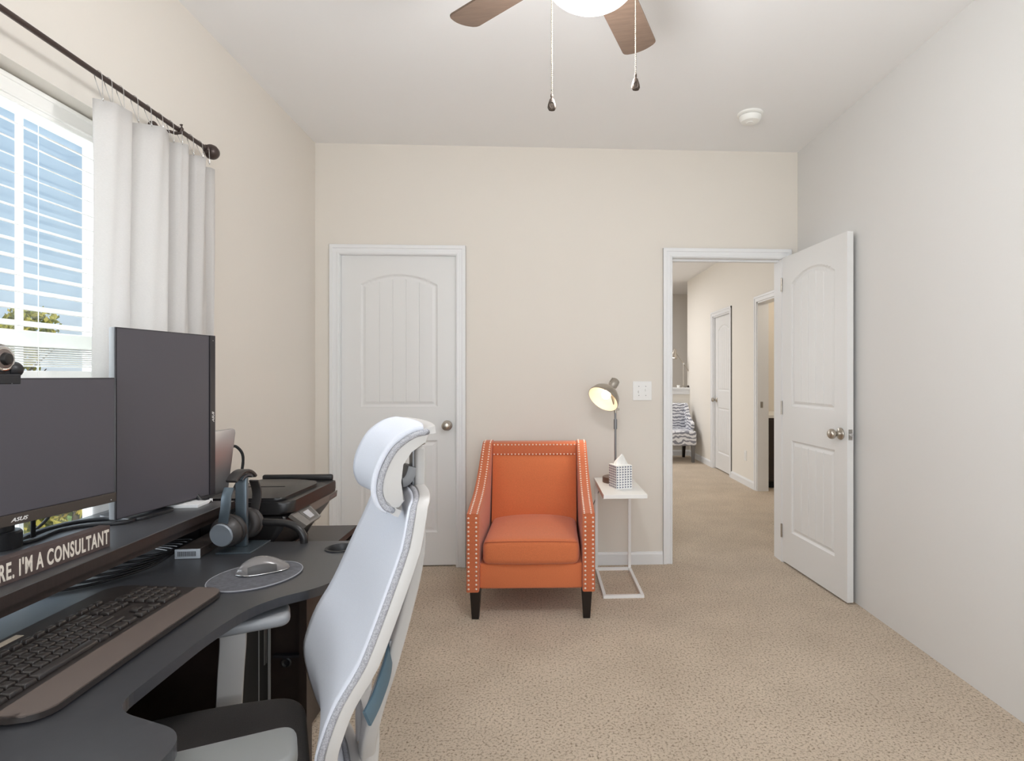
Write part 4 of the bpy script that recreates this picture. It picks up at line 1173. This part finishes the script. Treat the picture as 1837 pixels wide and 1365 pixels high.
# sign on the shelf edge
sg = empty('block_sign', (-1.030, 1.155, ZR), -math.atan(0.05), "brown wooden block sign with cream capitals on the monitor shelf edge", 'sign')
obj('block', box(B(), -0.026, 0.0, -0.20, 0.2570, 0, 0.050, bev=0.0008), 'signw', sg)
text_obj('lettering', "RE. I'M A CONSULTANT", 'cream', sg, Matrix.Translation((0.0002, -0.010, 0.0075)) @ TX, 0.04, extrude=0.0004, width=0.2625, height=0.0355, bold=0.0010, spacing=1.14)

# laptop standing on edge in a stand behind the portrait monitor
lt = empty('laptop', (-1.125, 2.02, 0.826), R(-10), 'closed silver laptop standing on edge behind the portrait monitor', 'laptop')
tilt = Matrix.Rotation(R(6), 4, 'Y')
bm = B(); prism(bm, rounded([(-0.21, 0.0), (0.075, 0.0), (0.085, 0.232), (-0.21, 0.232)], 0.014, 6), -0.005, 0.007, bev=0.0025, mx=tilt @ TX)
obj('case', bm, 'silver', lt, smooth='auto')
bm = B(); 
for z0, z1 in ((0.125, 0.142), (0.155, 0.163), (0.168, 0.176), (0.205, 0.208), (0.215, 0.218)):
    box(bm, -0.001, 0.003, 0.0800, 0.0835, z0, z1, mx=tilt)
obj('ports', bm, 'matt', lt)
ls = empty('laptop_stand', (-1.125, 2.02, 0.60), R(-10), 'slim black vertical stand holding the silver laptop', 'laptop stand')
bm = B(); box(bm, -0.075, 0.012, -0.20, 0.02, 0.0, 0.008, bev=0.003)
obj('stand_base', bm, 'black', ls)
bm = B(); box(bm, -0.02, -0.008, -0.16, -0.02, 0.006, 0.226, bev=0.002); box(bm, 0.010, 0.022, -0.16, -0.02, 0.006, 0.226, bev=0.002)
obj('cradle', bm, 'black', ls)
pts = [(-1.105, 2.107, 0.985), (-1.095, 2.125, 0.990), (-1.08, 2.14, 0.965), (-1.078, 2.145, 0.93), (-1.085, 2.14, 0.88), (-1.10, 2.12, 0.83), (-1.115, 2.12, 0.78)]
o = obj('laptop_cable', tube(B(), spline(pts, 6), 0.005, 10), 'matt', smooth=True); tag(o, 'thick black cable looping from the laptop edge behind the headphones', 'cable')

# papers on the far end of the shelf
pa = tag(obj('paper_stack', box(B(), -0.055, 0.055, -0.045, 0.045, 0, 0.010, bev=0.001), 'paper', loc=(-1.100, 1.848, ZR), rot=(0, 0, R(3))), 'thin stack of white papers on the far end of the monitor shelf', 'papers')

# ------------------------------------------------------------------ keyboard
kbx, kby = -0.749, 1.155
kb = empty('keyboard', (kbx, kby, ZD), R(0.5), 'black full-size keyboard with built-in palm rest on the desktop', 'keyboard')
# local: x 0 front edge, negative toward the window; y -0.26..0.272 along; raised by feet and slight wave
KL0, KL1 = -0.262, 0.268
plan = rounded([(0.0, KL0), (0.0, KL1 - 0.06), (-0.012, KL1), (-0.10, KL1 + 0.002), (-0.275, KL1 + 0.004), (-0.285, KL0), ], [0.05, 0.03, 0.03, 0.01, 0.03, 0.03], 6)
def kz(x, y): return 0.010 + (-x) * 0.055 + 0.003 * math.cos((y) * 5.0)
def slab(poly, zoff, th, bev=0.0015):
    bm = B(); prism(bm, poly, 0, th, bev=bev, seg=1)
    for f in [f for f in bm.faces if len(f.verts) > 4]: pass
    return bm
# grid-built slab so it can follow the wave
def wavy(x0, x1, y0, y1, zo, th, nx=6, ny=26, rx=0.0, shape=None):
    bm = B(); rows = []
    for i in range(nx + 1):
        x = x0 + (x1 - x0) * i / nx; row = []
        for j in range(ny + 1):
            y = y0 + (y1 - y0) * j / ny
            xx, yy = (x, y) if shape is None else shape(x, y, i / nx, j / ny)
            row.append((xx, yy, kz(xx, yy) + zo))
        rows.append(row)
    V_ = [[bm.verts.new(p) for p in r_] for r_ in rows]; U_ = [[bm.verts.new((p[0], p[1], p[2] - th)) for p in r_] for r_ in rows]
    for i in range(nx):
        for j in range(ny):
            bm.faces.new((V_[i][j], V_[i][j + 1], V_[i + 1][j + 1], V_[i + 1][j])); bm.faces.new((U_[i][j], U_[i + 1][j], U_[i + 1][j + 1], U_[i][j + 1]))
    for i in range(nx):
        bm.faces.new((V_[i][0], V_[i + 1][0], U_[i + 1][0], U_[i][0])); bm.faces.new((V_[i][-1], U_[i][-1], U_[i + 1][-1], V_[i + 1][-1]))
    for j in range(ny):
        bm.faces.new((V_[0][j], U_[0][j], U_[0][j + 1], V_[0][j + 1])); bm.faces.new((V_[-1][j], V_[-1][j + 1], U_[-1][j + 1], U_[-1][j]))
    bmesh.ops.recalc_face_normals(bm, faces=bm.faces)
    return bm
def rs(rr):
    def f(x, y, u, v):
        # pull the four outer corners round
        yc = (KL0 + KL1) / 2; L = (KL1 - KL0) / 2; t_ = abs(y - yc) / L
        k_ = max(0, (t_ - (1 - rr / L)) / (rr / L))
        inset = (1 - math.sqrt(max(0, 1 - k_ ** 2))) * rr
        xm = -0.131; return (x + (-inset if u > 0.5 else inset) * (abs(x - xm) / 0.131), y)
    return f
obj('base', wavy(-0.262, 0.0, KL0, KL1, 0.0, 0.009, nx=10, ny=60, shape=rs(0.045)), 'kb', kb, smooth='auto')
obj('palm_rest', wavy(-0.068, -0.002, KL0 + 0.004, KL1 - 0.004, 0.0022, 0.003, nx=6, ny=60, shape=lambda x, y, u, v: rs(0.045)(x, y, 1.0 if u > 0.5 else 0.6, v) if u > 0.5 else (x, y)), 'rest', kb, smooth='auto')
for y in (-0.22, 0.22):
    obj('foot', box(B(), -0.03, -0.012, y - 0.02, y + 0.02, 0.0, 0.008, bev=0.002), 'rubber', kb)
    obj('foot', box(B(), -0.25, -0.23, y - 0.02, y + 0.02, 0.0, 0.022, bev=0.002), 'rubber', kb)
lab = wavy(-0.252, -0.238, -0.075, -0.005, 0.0008, 0.001, nx=1, ny=6)
obj('label_sticker', lab, mat('tan_sticker', 'a39787', 0.6), kb)
kcache = {}
nkeys = [0]
def key(x, y, w, d=0.0195):
    """x = row centre (local), y = centre, w = key width along y"""
    if nkeys[0] >= 100: return
    kk = (round(w, 4), d)
    if kk not in kcache:
        bm = B(); h = 0.0075; a, b_ = d / 2, w / 2; a2, b2 = a - 0.0022, b_ - 0.0022
        hexa(bm, [(-a, -b_, 0), (a, -b_, 0), (a, b_, 0), (-a, b_, 0), (-a2, -b2, h), (a2, -b2, h), (a2, b2, h), (-a2, b2, h)], bev=0.0012, seg=2)
        o = obj('key', bm, 'key', kb, smooth='auto'); kcache[kk] = o
    else:
        o = kcache[kk].copy(); C.objects.link(o); o.parent = kb
    sl = (kz(x, y + 0.005) - kz(x, y - 0.005)) / 0.01
    o.location = (x, y, kz(x, y) + 0.0005); o.rotation_euler = (math.atan(sl), math.atan(0.055), 0)
    nkeys[0] += 1
U = 0.0214
ky0 = KL0 + 0.020
rows = [(-0.209, [1, 1, 1, 1, 1, 1, 1, 1, 1, 1, 1, 1, 1], 0.0125),
        (-0.181, [1] * 13 + [2], 0.0195), (-0.159, [1.5] + [1] * 12 + [1.5], 0.0195), (-0.137, [1.75] + [1] * 11 + [2.25], 0.0195), (-0.115, [2.25] + [1] * 10 + [2.75], 0.0195), (-0.092, [1.25, 1.25, 1.25, 6.25, 1.25, 1.25, 1.25, 1.25], 0.0205)]
for x, ws, d in rows:
    y = ky0; tot = sum(ws); gap = (15 * U - tot * U) / max(1, len(ws) - 1) if tot < 15 else 0
    for ki, w in enumerate(ws):
        if not (x == -0.209 and ki < 5): key(x, y + w * U / 2, w * U - 0.0018, d)
        y += w * U + gap
yn = ky0 + 15 * U + 0.010
for x, n_ in ((-0.209, 3), (-0.181, 3), (-0.159, 3)):
    for k in range(n_): key(x, yn + (k + 0.5) * U, U - 0.0018, 0.0125 if x == -0.209 else 0.0195)
key(-0.115, yn + 1.5 * U, U - 0.0018)
for k in range(3): key(-0.092, yn + (k + 0.5) * U, U - 0.0018)
yp = yn + 3 * U + 0.010
for x in (-0.181, -0.159, -0.137, -0.115):
    for k in range(4): key(x, yp + (k + 0.5) * U, U - 0.0018)
key(-0.092, yp + 1.0 * U, 2 * U - 0.0018); key(-0.092, yp + 2.5 * U, U - 0.0018)

# ------------------------------------------------------------------ mouse pad and mouse
pc2 = (-0.737, 1.533)
bm = B(); pl_ = []
ma = math.radians(62)   # long axis direction
for k in range(64):
    a = 2 * PI * k / 64; u, v = 0.118 * math.cos(a), 0.100 * math.sin(a)
    pl_.append((u * math.cos(ma) - v * math.sin(ma), u * math.sin(ma) + v * math.cos(ma)))
prism(bm, pl_, 0, 0.004, bev=0.001, seg=2)
mp = empty('mouse_pad', (pc2[0], pc2[1], ZD), 0, 'round grey fabric mouse pad on the far wing of the desk', 'mouse pad')
obj('pad', bm, 'pad', mp, smooth='auto')
obj('stitched_rim', tube(B(), [(x * 0.995, y * 0.995, 0.003) for x, y in pl_], 0.0017, 6, closed=True), 'padrim', mp, smooth=True)

ms_ = empty('computer_mouse', (-0.733, 1.560, ZD + 0.004), R(35), 'grey sculpted computer mouse on the round mouse pad', 'mouse')
# local x = length (front -x ... rear +x)
def mh(u):   # height profile along the length
    return 0.006 + 0.033 * math.sin(PI * min(1, max(0, u)) ** 0.80) ** 0.85
grid = []
NU, NV = 22, 16
for i in range(NU + 1):
    u = i / NU; x = -0.062 + 0.124 * u
    wv_ = 0.034 * (max(0.0, 1 - abs(2 * (u - 0.54)) ** 2.8) ** 0.42) * (0.86 + 0.22 * u)
    row = []
    for j in range(NV + 1):
        a = PI * j / NV; c_, s_ = math.cos(a), math.sin(a)
        row.append((x, wv_ * c_, 0.003 + mh(u) * s_ ** 0.75 if s_ > 0 else 0.003))
    grid.append(row)
bm = surf(B(), grid); bmesh.ops.remove_doubles(bm, verts=bm.verts, dist=0.0002)
obj('shell', bm, 'mousetop', ms_, smooth=True)
bm = B(); g2 = []
for i in range(4, 17):
    u = i / NU; row = []
    for j in range(0, 4):
        p = grid[i][NV - j]; row.append((p[0], p[1] * 1.02, p[2] * 1.0))
    g2.append(row)
surf(bm, g2); obj('thumb_grip', bm, 'mouseside', ms_, smooth=True)
bm = B(); rim_ = [(-0.062 + 0.124 * i / NU, grid[i][0][1] * 1.0, 0.003) for i in range(NU + 1)] + [(-0.062 + 0.124 * i / NU, grid[i][NV][1], 0.003) for i in range(NU - 1, 0, -1)]
tube(bm, rim_, 0.0016, 6, closed=True); obj('chrome_rim', bm, 'chrome', ms_, smooth=True)
obj('scroll_wheel', cyl(B(), (-0.030, -0.004, 0.026), (-0.030, 0.004, 0.026), 0.009, seg=20), 'black', ms_, smooth='auto')

# ------------------------------------------------------------------ thunderbolt dock and cables
dc = empty('docking_station', (-1.004, 1.688, ZD), R(3), 'slim black docking station with pale vented end on the desktop', 'docking station')
obj('case', box(B(), -0.033, 0.033, 0.002, 0.205, 0.002, 0.027, bev=0.002), mat('dock_case', '38312e', 0.4), dc)
obj('end_cap', box(B(), -0.034, 0.034, 0, 0.004, 0.001, 0.028, bev=0.0008), mat('dock_end', 'a9aeb4', 0.45), dc)
bm = B()
for k in range(14): box(bm, -0.0255 + k * 0.0036, -0.0238 + k * 0.0036, -0.0006, 0.0005, 0.008, 0.022)
obj('vent_slots', bm, 'matt', dc)
for k in range(3): obj('port', box(B(), 0.0328, 0.0336, 0.05 + k * 0.032, 0.060 + k * 0.032, 0.012, 0.016), 'chrome', dc)
rc = random.Random(11)
for i in range(6):
    y0 = 1.62 + i * 0.035; r0 = 0.10 + 0.02 * rc.random()
    pts = [(-1.24, 1.40 + 0.05 * i, ZD + 0.006 + 0.004 * i), (-1.12 + 0.008 * i, 1.47 + 0.035 * i, ZD + 0.005 + 0.004 * i), (-1.055, 1.60 + 0.03 * i, ZD + 0.006 + 0.003 * i), (-1.07, 1.72 + 0.02 * i, ZD + 0.010 + 0.002 * i), (-1.16, 1.78, ZD + 0.006 + 0.004 * i)]
    o = obj('desk_cable', tube(B(), spline(pts, 7), 0.0034, 8), 'black' if i % 2 else 'gloss', smooth=True)
    tag(o, 'black cable in the tangle under the monitor shelf beside the dock', 'cable', 'cables tangled under the monitor shelf')
o = obj('hanging_cable', tube(B(), spline([(-1.30, 1.60, 1.0), (-1.305, 1.62, 0.93), (-1.31, 1.60, 0.87), (-1.32, 1.57, 0.84)], 6), 0.004, 8), 'matt', smooth=True)
tag(o, 'thin black cable hanging before the window glass right of the shelf foot', 'cable')
o = obj('monitor_cable', tube(B(), [(-1.25, 1.48, 0.842), (-1.25, 1.478, 1.02)], 0.005, 8), 'matt', smooth=True)
tag(o, 'straight black cable dropping behind the landscape monitor', 'cable')

# ------------------------------------------------------------------ headphone stand and headphones
HP = Vector((-0.903, 1.790, ZD))
hs = empty('headphone_stand', tuple(HP), 0, 'grey metal headphone stand with flat base plate on the desktop', 'headphone stand')
obj('base_plate', box(B(), -0.045, 0.055, -0.062, 0.068, 0, 0.0045, bev=0.001), 'standm', hs)
obj('upright', box(B(), -0.018, 0.016, -0.006, 0.010, 0.0045, 0.215, bev=0.004), 'standm', hs, smooth='auto')
obj('cradle', sweep(B(), [(-0.001, -0.03, 0.212), (-0.001, -0.018, 0.219), (-0.001, 0.002, 0.222), (-0.001, 0.022, 0.219), (-0.001, 0.034, 0.212)], rect(0.036, 0.006), up=(0, 0, 1)), 'standm', hs)
hd = empty('headphones', (HP.x, HP.y, ZD + 0.225), 0, 'black over-ear headphones with grey cup discs hanging on the metal stand', 'headphones')
ua = Vector((-0.10, -0.995, 0)); va = Vector((0.995, -0.10, 0))    # cup axis, band width direction
hz_ = 0.0
def hpnt(a, r, w=0.0, zc=-0.075): return ua * (math.cos(a) * r) + Vector((0, 0, zc + math.sin(a) * 0.085 * (r / 0.072))) + va * w
arc = [hpnt(R(a), 0.072) for a in range(14, 167, 8)]
def band(path, w, t):
    bm = B(); ringz = []
    for i, p in enumerate(path):
        tt = (path[min(i + 1, len(path) - 1)] - path[max(i - 1, 0)]).normalized(); nn = va.cross(tt).normalized()
        ringz.append([bm.verts.new(p + va * a + nn * b_) for a, b_ in rounded(rect(w, t), t * 0.4, 2)])
    m_ = len(ringz[0])
    for i in range(len(ringz) - 1):
        for j in range(m_): bm.faces.new((ringz[i][j], ringz[i][(j + 1) % m_], ringz[i + 1][(j + 1) % m_], ringz[i + 1][j]))
    bm.faces.new(ringz[0][::-1]); bm.faces.new(ringz[-1]); bmesh.ops.recalc_face_normals(bm, faces=bm.faces)
    return bm
obj('headband', band([p + Vector((0, 0, 0)) for p in arc[4:-4]], 0.034, 0.010), 'hp', hd, smooth='auto')
obj('headband_pad', band([p * 1.0 - Vector((0, 0, 0.008)) for p in arc[6:-6]], 0.028, 0.009), 'hp2', hd, smooth='auto')
for s in (1, -1):
    pa_ = [ua * (s * 0.060) + Vector((0, 0, -0.030)), ua * (s * 0.073) + Vector((0, 0, -0.055)), ua * (s * 0.077) + Vector((0, 0, -0.085)), ua * (s * 0.076) + Vector((-0.008, 0, -0.132))]
    arm_ = obj('slider_arm', band([Vector(p) for p in spline(pa_, 5)], 0.030, 0.006), 'standm' if s > 0 else 'hp', hd, smooth='auto')
    cdir = (ua * s + va * -0.10 * 0 + Vector((0, 0, -0.12 * 1))).normalized()
    cc = ua * (s * 0.022) + Vector((-0.012, 0, -0.158)); mx = aim(cc, cdir)
    cup = obj('ear_cup', lathe(B(), [(0, 0.020), (0.041, 0.020), (0.046, 0.026), (0.047, 0.034), (0.041, 0.046), (0.036, 0.054), (0, 0.056)], 36, mx), 'hp', hd, smooth='auto')
    obj('ear_cushion', lathe(B(), [(0.022, 0.004), (0.034, -0.001), (0.044, 0.003), (0.048, 0.011), (0.046, 0.019), (0.038, 0.022), (0.020, 0.020)], 36, mx), 'hp2', hd, smooth=True)
    obj('cup_disc', lathe(B(), [(0, 0.0605), (0.032, 0.060), (0.0345, 0.057), (0.0345, 0.053), (0, 0.053)], 36, mx), 'hpdisc', cup, smooth='auto')

# ------------------------------------------------------------------ office chair (local x = forward, y = toward the camera side)
oc = empty('office_chair', (-0.493, 1.163, 0), R(204), 'white mesh high-back office chair with headrest turned to the desk', 'office chair')
prof = [(1.005, -0.208), (0.985, -0.196), (0.93, -0.180), (0.84, -0.142), (0.75, -0.103), (0.69, -0.066), (0.64, -0.046), (0.60, -0.037), (0.55, -0.045), (0.50, -0.060), (0.46, -0.078)]
ps = spline([(f, z, 0) for z, f in prof], 3)
def halfw(z):
    pts_ = [(0.46, 0.175), (0.52, 0.205), (0.62, 0.232), (0.75, 0.238), (0.85, 0.228), (0.93, 0.212), (0.985, 0.190), (1.005, 0.165)]
    for (a, wa), (b_, wb) in zip(pts_, pts_[1:]):
        if z <= b_: return wa + (wb - wa) * max(0, (z - a) / (b_ - a))
    return pts_[-1][1]
grid = []
for p in ps:
    hw_ = halfw(p.y); row = []
    for j in range(21):
        t_ = -1 + 2 * j / 20
        row.append((p.x - 0.022 * (1 - t_ * t_), hw_ * t_, p.y))
    grid.append(row)
bm = surf(B(), grid, -0.006)
obj('mesh_backrest', bm, 'mesh', oc, smooth=True)
loop = [Vector(r_[-1]) for r_ in grid] + [Vector(q) for q in grid[-1][-2:0:-1]] + [Vector(r_[0]) for r_ in grid[::-1]] + [Vector(q) for q in grid[0][1:-1]]
obj('woven_rim', sweep(B(), [p + Vector((-0.004, 0, 0)) for p in loop], circ(0.0062, 8), closed=True, up=(1, 0, 0.01)), 'rim', oc, smooth=True)
fr = [p + Vector((-0.020, 0, 0)) for p in loop]
obj('back_frame', sweep(B(), fr, rounded(rect(0.016, 0.022), 0.005, 2), closed=True, up=(1, 0, 0.01)), 'shell', oc, smooth='auto')
# Y-shaped spine behind the mesh
def spine(s):
    pts_ = [(-0.222, s * 0.105, 0.985), (-0.232, s * 0.108, 0.93), (-0.224, s * 0.108, 0.86), (-0.202, s * 0.104, 0.77), (-0.178, s * 0.094, 0.68), (-0.156, s * 0.076, 0.60), (-0.144, s * 0.050, 0.53), (-0.142, s * 0.02, 0.47)]
    return spline(pts_, 5)
for s in (1, -1):
    obj('spine_arm', sweep(B(), spine(s), rounded(rect(0.030, 0.022), 0.006, 3), up=(1, 0, 0), scale=[0.8 + 0.6 * i / 35 for i in range(36)]), 'shell', oc, smooth='auto')
bm = sweep(B(), spline([(-0.150, 0, 0.56), (-0.150, 0, 0.47), (-0.135, 0, 0.41), (-0.06, 0, 0.385), (0.05, 0, 0.385)], 5), rounded(rect(0.085, 0.03), 0.01, 3), up=(1, 0, 0.3))
obj('spine_stem', bm, 'shell', oc, smooth='auto')
bm = sweep(B(), spline([(-0.118, 0.205, 0.640), (-0.145, 0.165, 0.660), (-0.172, 0.110, 0.700), (-0.178, 0.0, 0.715), (-0.172, -0.110, 0.700), (-0.145, -0.165, 0.66), (-0.118, -0.205, 0.640)], 6), rounded(rect(0.006, 0.034), 0.002, 2), up=(0.2, 0, 1))
obj('lumbar_band', bm, 'teal', oc, smooth='auto')
for s in (1, -1):
    obj('band_mount', box(B(), -0.190, -0.172, s * 0.100 - 0.007, s * 0.100 + 0.007, 0.695, 0.725, bev=0.003), 'shell2', oc, smooth='auto')
# headrest: curved pad + shell + bracket
hp_ = spline([(-0.232, 1.138, 0), (-0.205, 1.132, 0), (-0.172, 1.108, 0), (-0.150, 1.068, 0), (-0.143, 1.030, 0), (-0.152, 1.002, 0), (-0.166, 0.992, 0)], 4)
grid = []
for p in hp_:
    row = []
    for j in range(19):
        t_ = -1 + 2 * j / 18
        row.append((p.x - 0.016 * (1 - abs(t_) ** 2.0), 0.142 * t_, p.y))
    grid.append(row)
bm = surf(B(), grid, -0.010)
hr_ = obj('headrest', bm, 'mesh', oc, smooth=True)
loop = [Vector(r_[-1]) for r_ in grid] + [Vector(q) for q in grid[-1][-2:0:-1]] + [Vector(r_[0]) for r_ in grid[::-1]] + [Vector(q) for q in grid[0][1:-1]]
obj('woven_rim', sweep(B(), [p + Vector((-0.006, 0, -0.003)) for p in loop], circ(0.006, 8), closed=True, up=(1, 0, 0.01)), 'rim', hr_, smooth=True)
bm = surf(B(), [[(x - 0.024, y, z - 0.006) for x, y, z in row] for row in grid], -0.014)
obj('headrest_shell', bm, 'shell', hr_, smooth='auto')
for s in (1, -1):
    sidep = [(p.x - 0.012, p.y) for p in hp_] + [(-0.185, 0.992), (-0.196, 1.005), (-0.186, 1.04), (-0.190, 1.075), (-0.207, 1.100), (-0.236, 1.112)]
    mx = Matrix(((1, 0, 0, 0), (0, 0, 1, s * 0.132), (0, 1, 0, 0), (0, 0, 0, 1)))
    obj('side_cheek', prism(B(), sidep, -0.010, 0.010, bev=0.003, mx=mx), 'shell', hr_, smooth='auto')
bm = box(B(), -0.262, -0.240, -0.030, 0.030, 0.965, 1.092, bev=0.007, seg=3)
obj('headrest_post', bm, 'shell', oc, smooth='auto')
obj('post_track', box(B(), -0.241, -0.236, -0.016, 0.016, 1.0, 1.086, bev=0.001), 'grey', oc)
bm = sweep(B(), spline([(-0.236, 0, 1.050), (-0.228, 0, 1.028), (-0.214, 0, 1.018), (-0.180, 0, 1.022)], 5), rounded(rect(0.055, 0.022), 0.006, 2), up=(1, 0, 0))
obj('headrest_bracket', bm, 'shell2', oc, smooth='auto')
# seat
plan = rounded([(-0.035, -0.215), (0.16, -0.255), (0.43, -0.245), (0.45, 0.0), (0.43, 0.245), (0.16, 0.255), (-0.035, 0.215)], [0.07, 0.1, 0.08, 0.2, 0.08, 0.1, 0.07], 8)
def puffy(poly, z0, z1, rr, n=5, crown=0.0):
    P_ = [Vector((x, y)) for x, y in poly]
    ar_ = sum(P_[i].x * P_[(i + 1) % len(P_)].y - P_[(i + 1) % len(P_)].x * P_[i].y for i in range(len(P_)))
    if ar_ < 0: P_.reverse()
    Q = []
    for i, p in enumerate(P_):
        if not Q or (p - Q[-1]).length > 0.0015: Q.append(p)
    P_ = Q; m_ = len(P_); N_ = []
    for i in range(m_):
        t_ = (P_[(i + 1) % m_] - P_[i - 1]).normalized(); N_.append(Vector((t_.y, -t_.x)))
    bm = B(); rings = []
    lv = [(z0 + rr * (1 - math.cos(PI / 2 * k / n)), rr * (1 - math.sin(PI / 2 * k / n))) for k in range(n + 1)] + [(z1 - rr + rr * math.sin(PI / 2 * k / n), rr * (1 - math.cos(PI / 2 * k / n))) for k in range(n + 1)]
    for z, ins in lv: rings.append([bm.verts.new((p.x - q.x * ins, p.y - q.y * ins, z)) for p, q in zip(P_, N_)])
    for a, b_ in zip(rings, rings[1:]):
        for i in range(m_): bm.faces.new((a[i], a[(i + 1) % m_], b_[(i + 1) % m_], b_[i]))
    bm.faces.new(rings[0][::-1]); bm.faces.new(rings[-1])
    bmesh.ops.recalc_face_normals(bm, faces=bm.faces)
    return bm
bm = puffy(plan, 0.435, 0.505, 0.026)
obj('seat_cushion', bm, 'seat', oc, smooth='auto')
bm = B(); prism(bm, [(x * 0.94 + 0.012, y * 0.93) for x, y in plan], 0.415, 0.440, bev=0.008)
obj('seat_shell', bm, 'shell2', oc, smooth='auto')
# armrests
for s in (1, -1):
    plan = rounded([(-0.005, s * 0.232), (0.27, s * 0.225), (0.27, s * 0.325), (-0.005, s * 0.335)], [0.03, 0.035, 0.035, 0.035], 7)
    bm = puffy(plan, 0.655, 0.682, 0.011)
    obj('armrest_pad', bm, 'armpad' if s > 0 else 'shell2', oc, smooth='auto')
    pth = [(0.115, s * 0.275, 0.655), (0.115, s * 0.275, 0.62), (0.12, s * 0.29, 0.55), (0.125, s * 0.30, 0.46), (0.13, s * 0.27, 0.41), (0.13, s * 0.12, 0.395)]
    bm = sweep(B(), spline(pth, 6), rounded(rect(0.055, 0.022), 0.006, 2), up=(0, s, 0.3))
    obj('armrest_support', bm, 'shell', oc, smooth='auto')
obj('tilt_mechanism', box(B(), 0.05, 0.28, -0.09, 0.09, 0.35, 0.415, bev=0.015, seg=3), 'matt', oc, smooth='auto')
obj('gas_cylinder', cyl(B(), (0.17, 0, 0.10), (0.17, 0, 0.36), 0.026), 'chrome', oc, smooth='auto')
for k in range(5):
    a = R(36 + 72 * k); d = Vector((math.cos(a), math.sin(a), 0)); c0 = Vector((0.17, 0, 0.115))
    lg = obj('base_leg', sweep(B(), [c0, c0 + d * 0.15 + Vector((0, 0, -0.012)), c0 + d * 0.29 + Vector((0, 0, -0.035))], rounded(rect(0.045, 0.03), 0.008, 2), scale=[1.1, 0.9, 0.7]), 'shell', oc, smooth='auto')
    e_ = c0 + d * 0.285; q = d.cross(Vector((0, 0, 1)))
    for s in (-1, 1):
        obj('caster', cyl(B(), tuple(Vector((e_.x, e_.y, 0.027)) + q * s * 0.008), tuple(Vector((e_.x, e_.y, 0.027)) + q * s * 0.026), 0.027, seg=20), 'matt', lg, smooth='auto')
    obj('caster_stem', cyl(B(), (e_.x, e_.y, 0.03), (e_.x, e_.y, 0.085), 0.007), 'matt', lg)
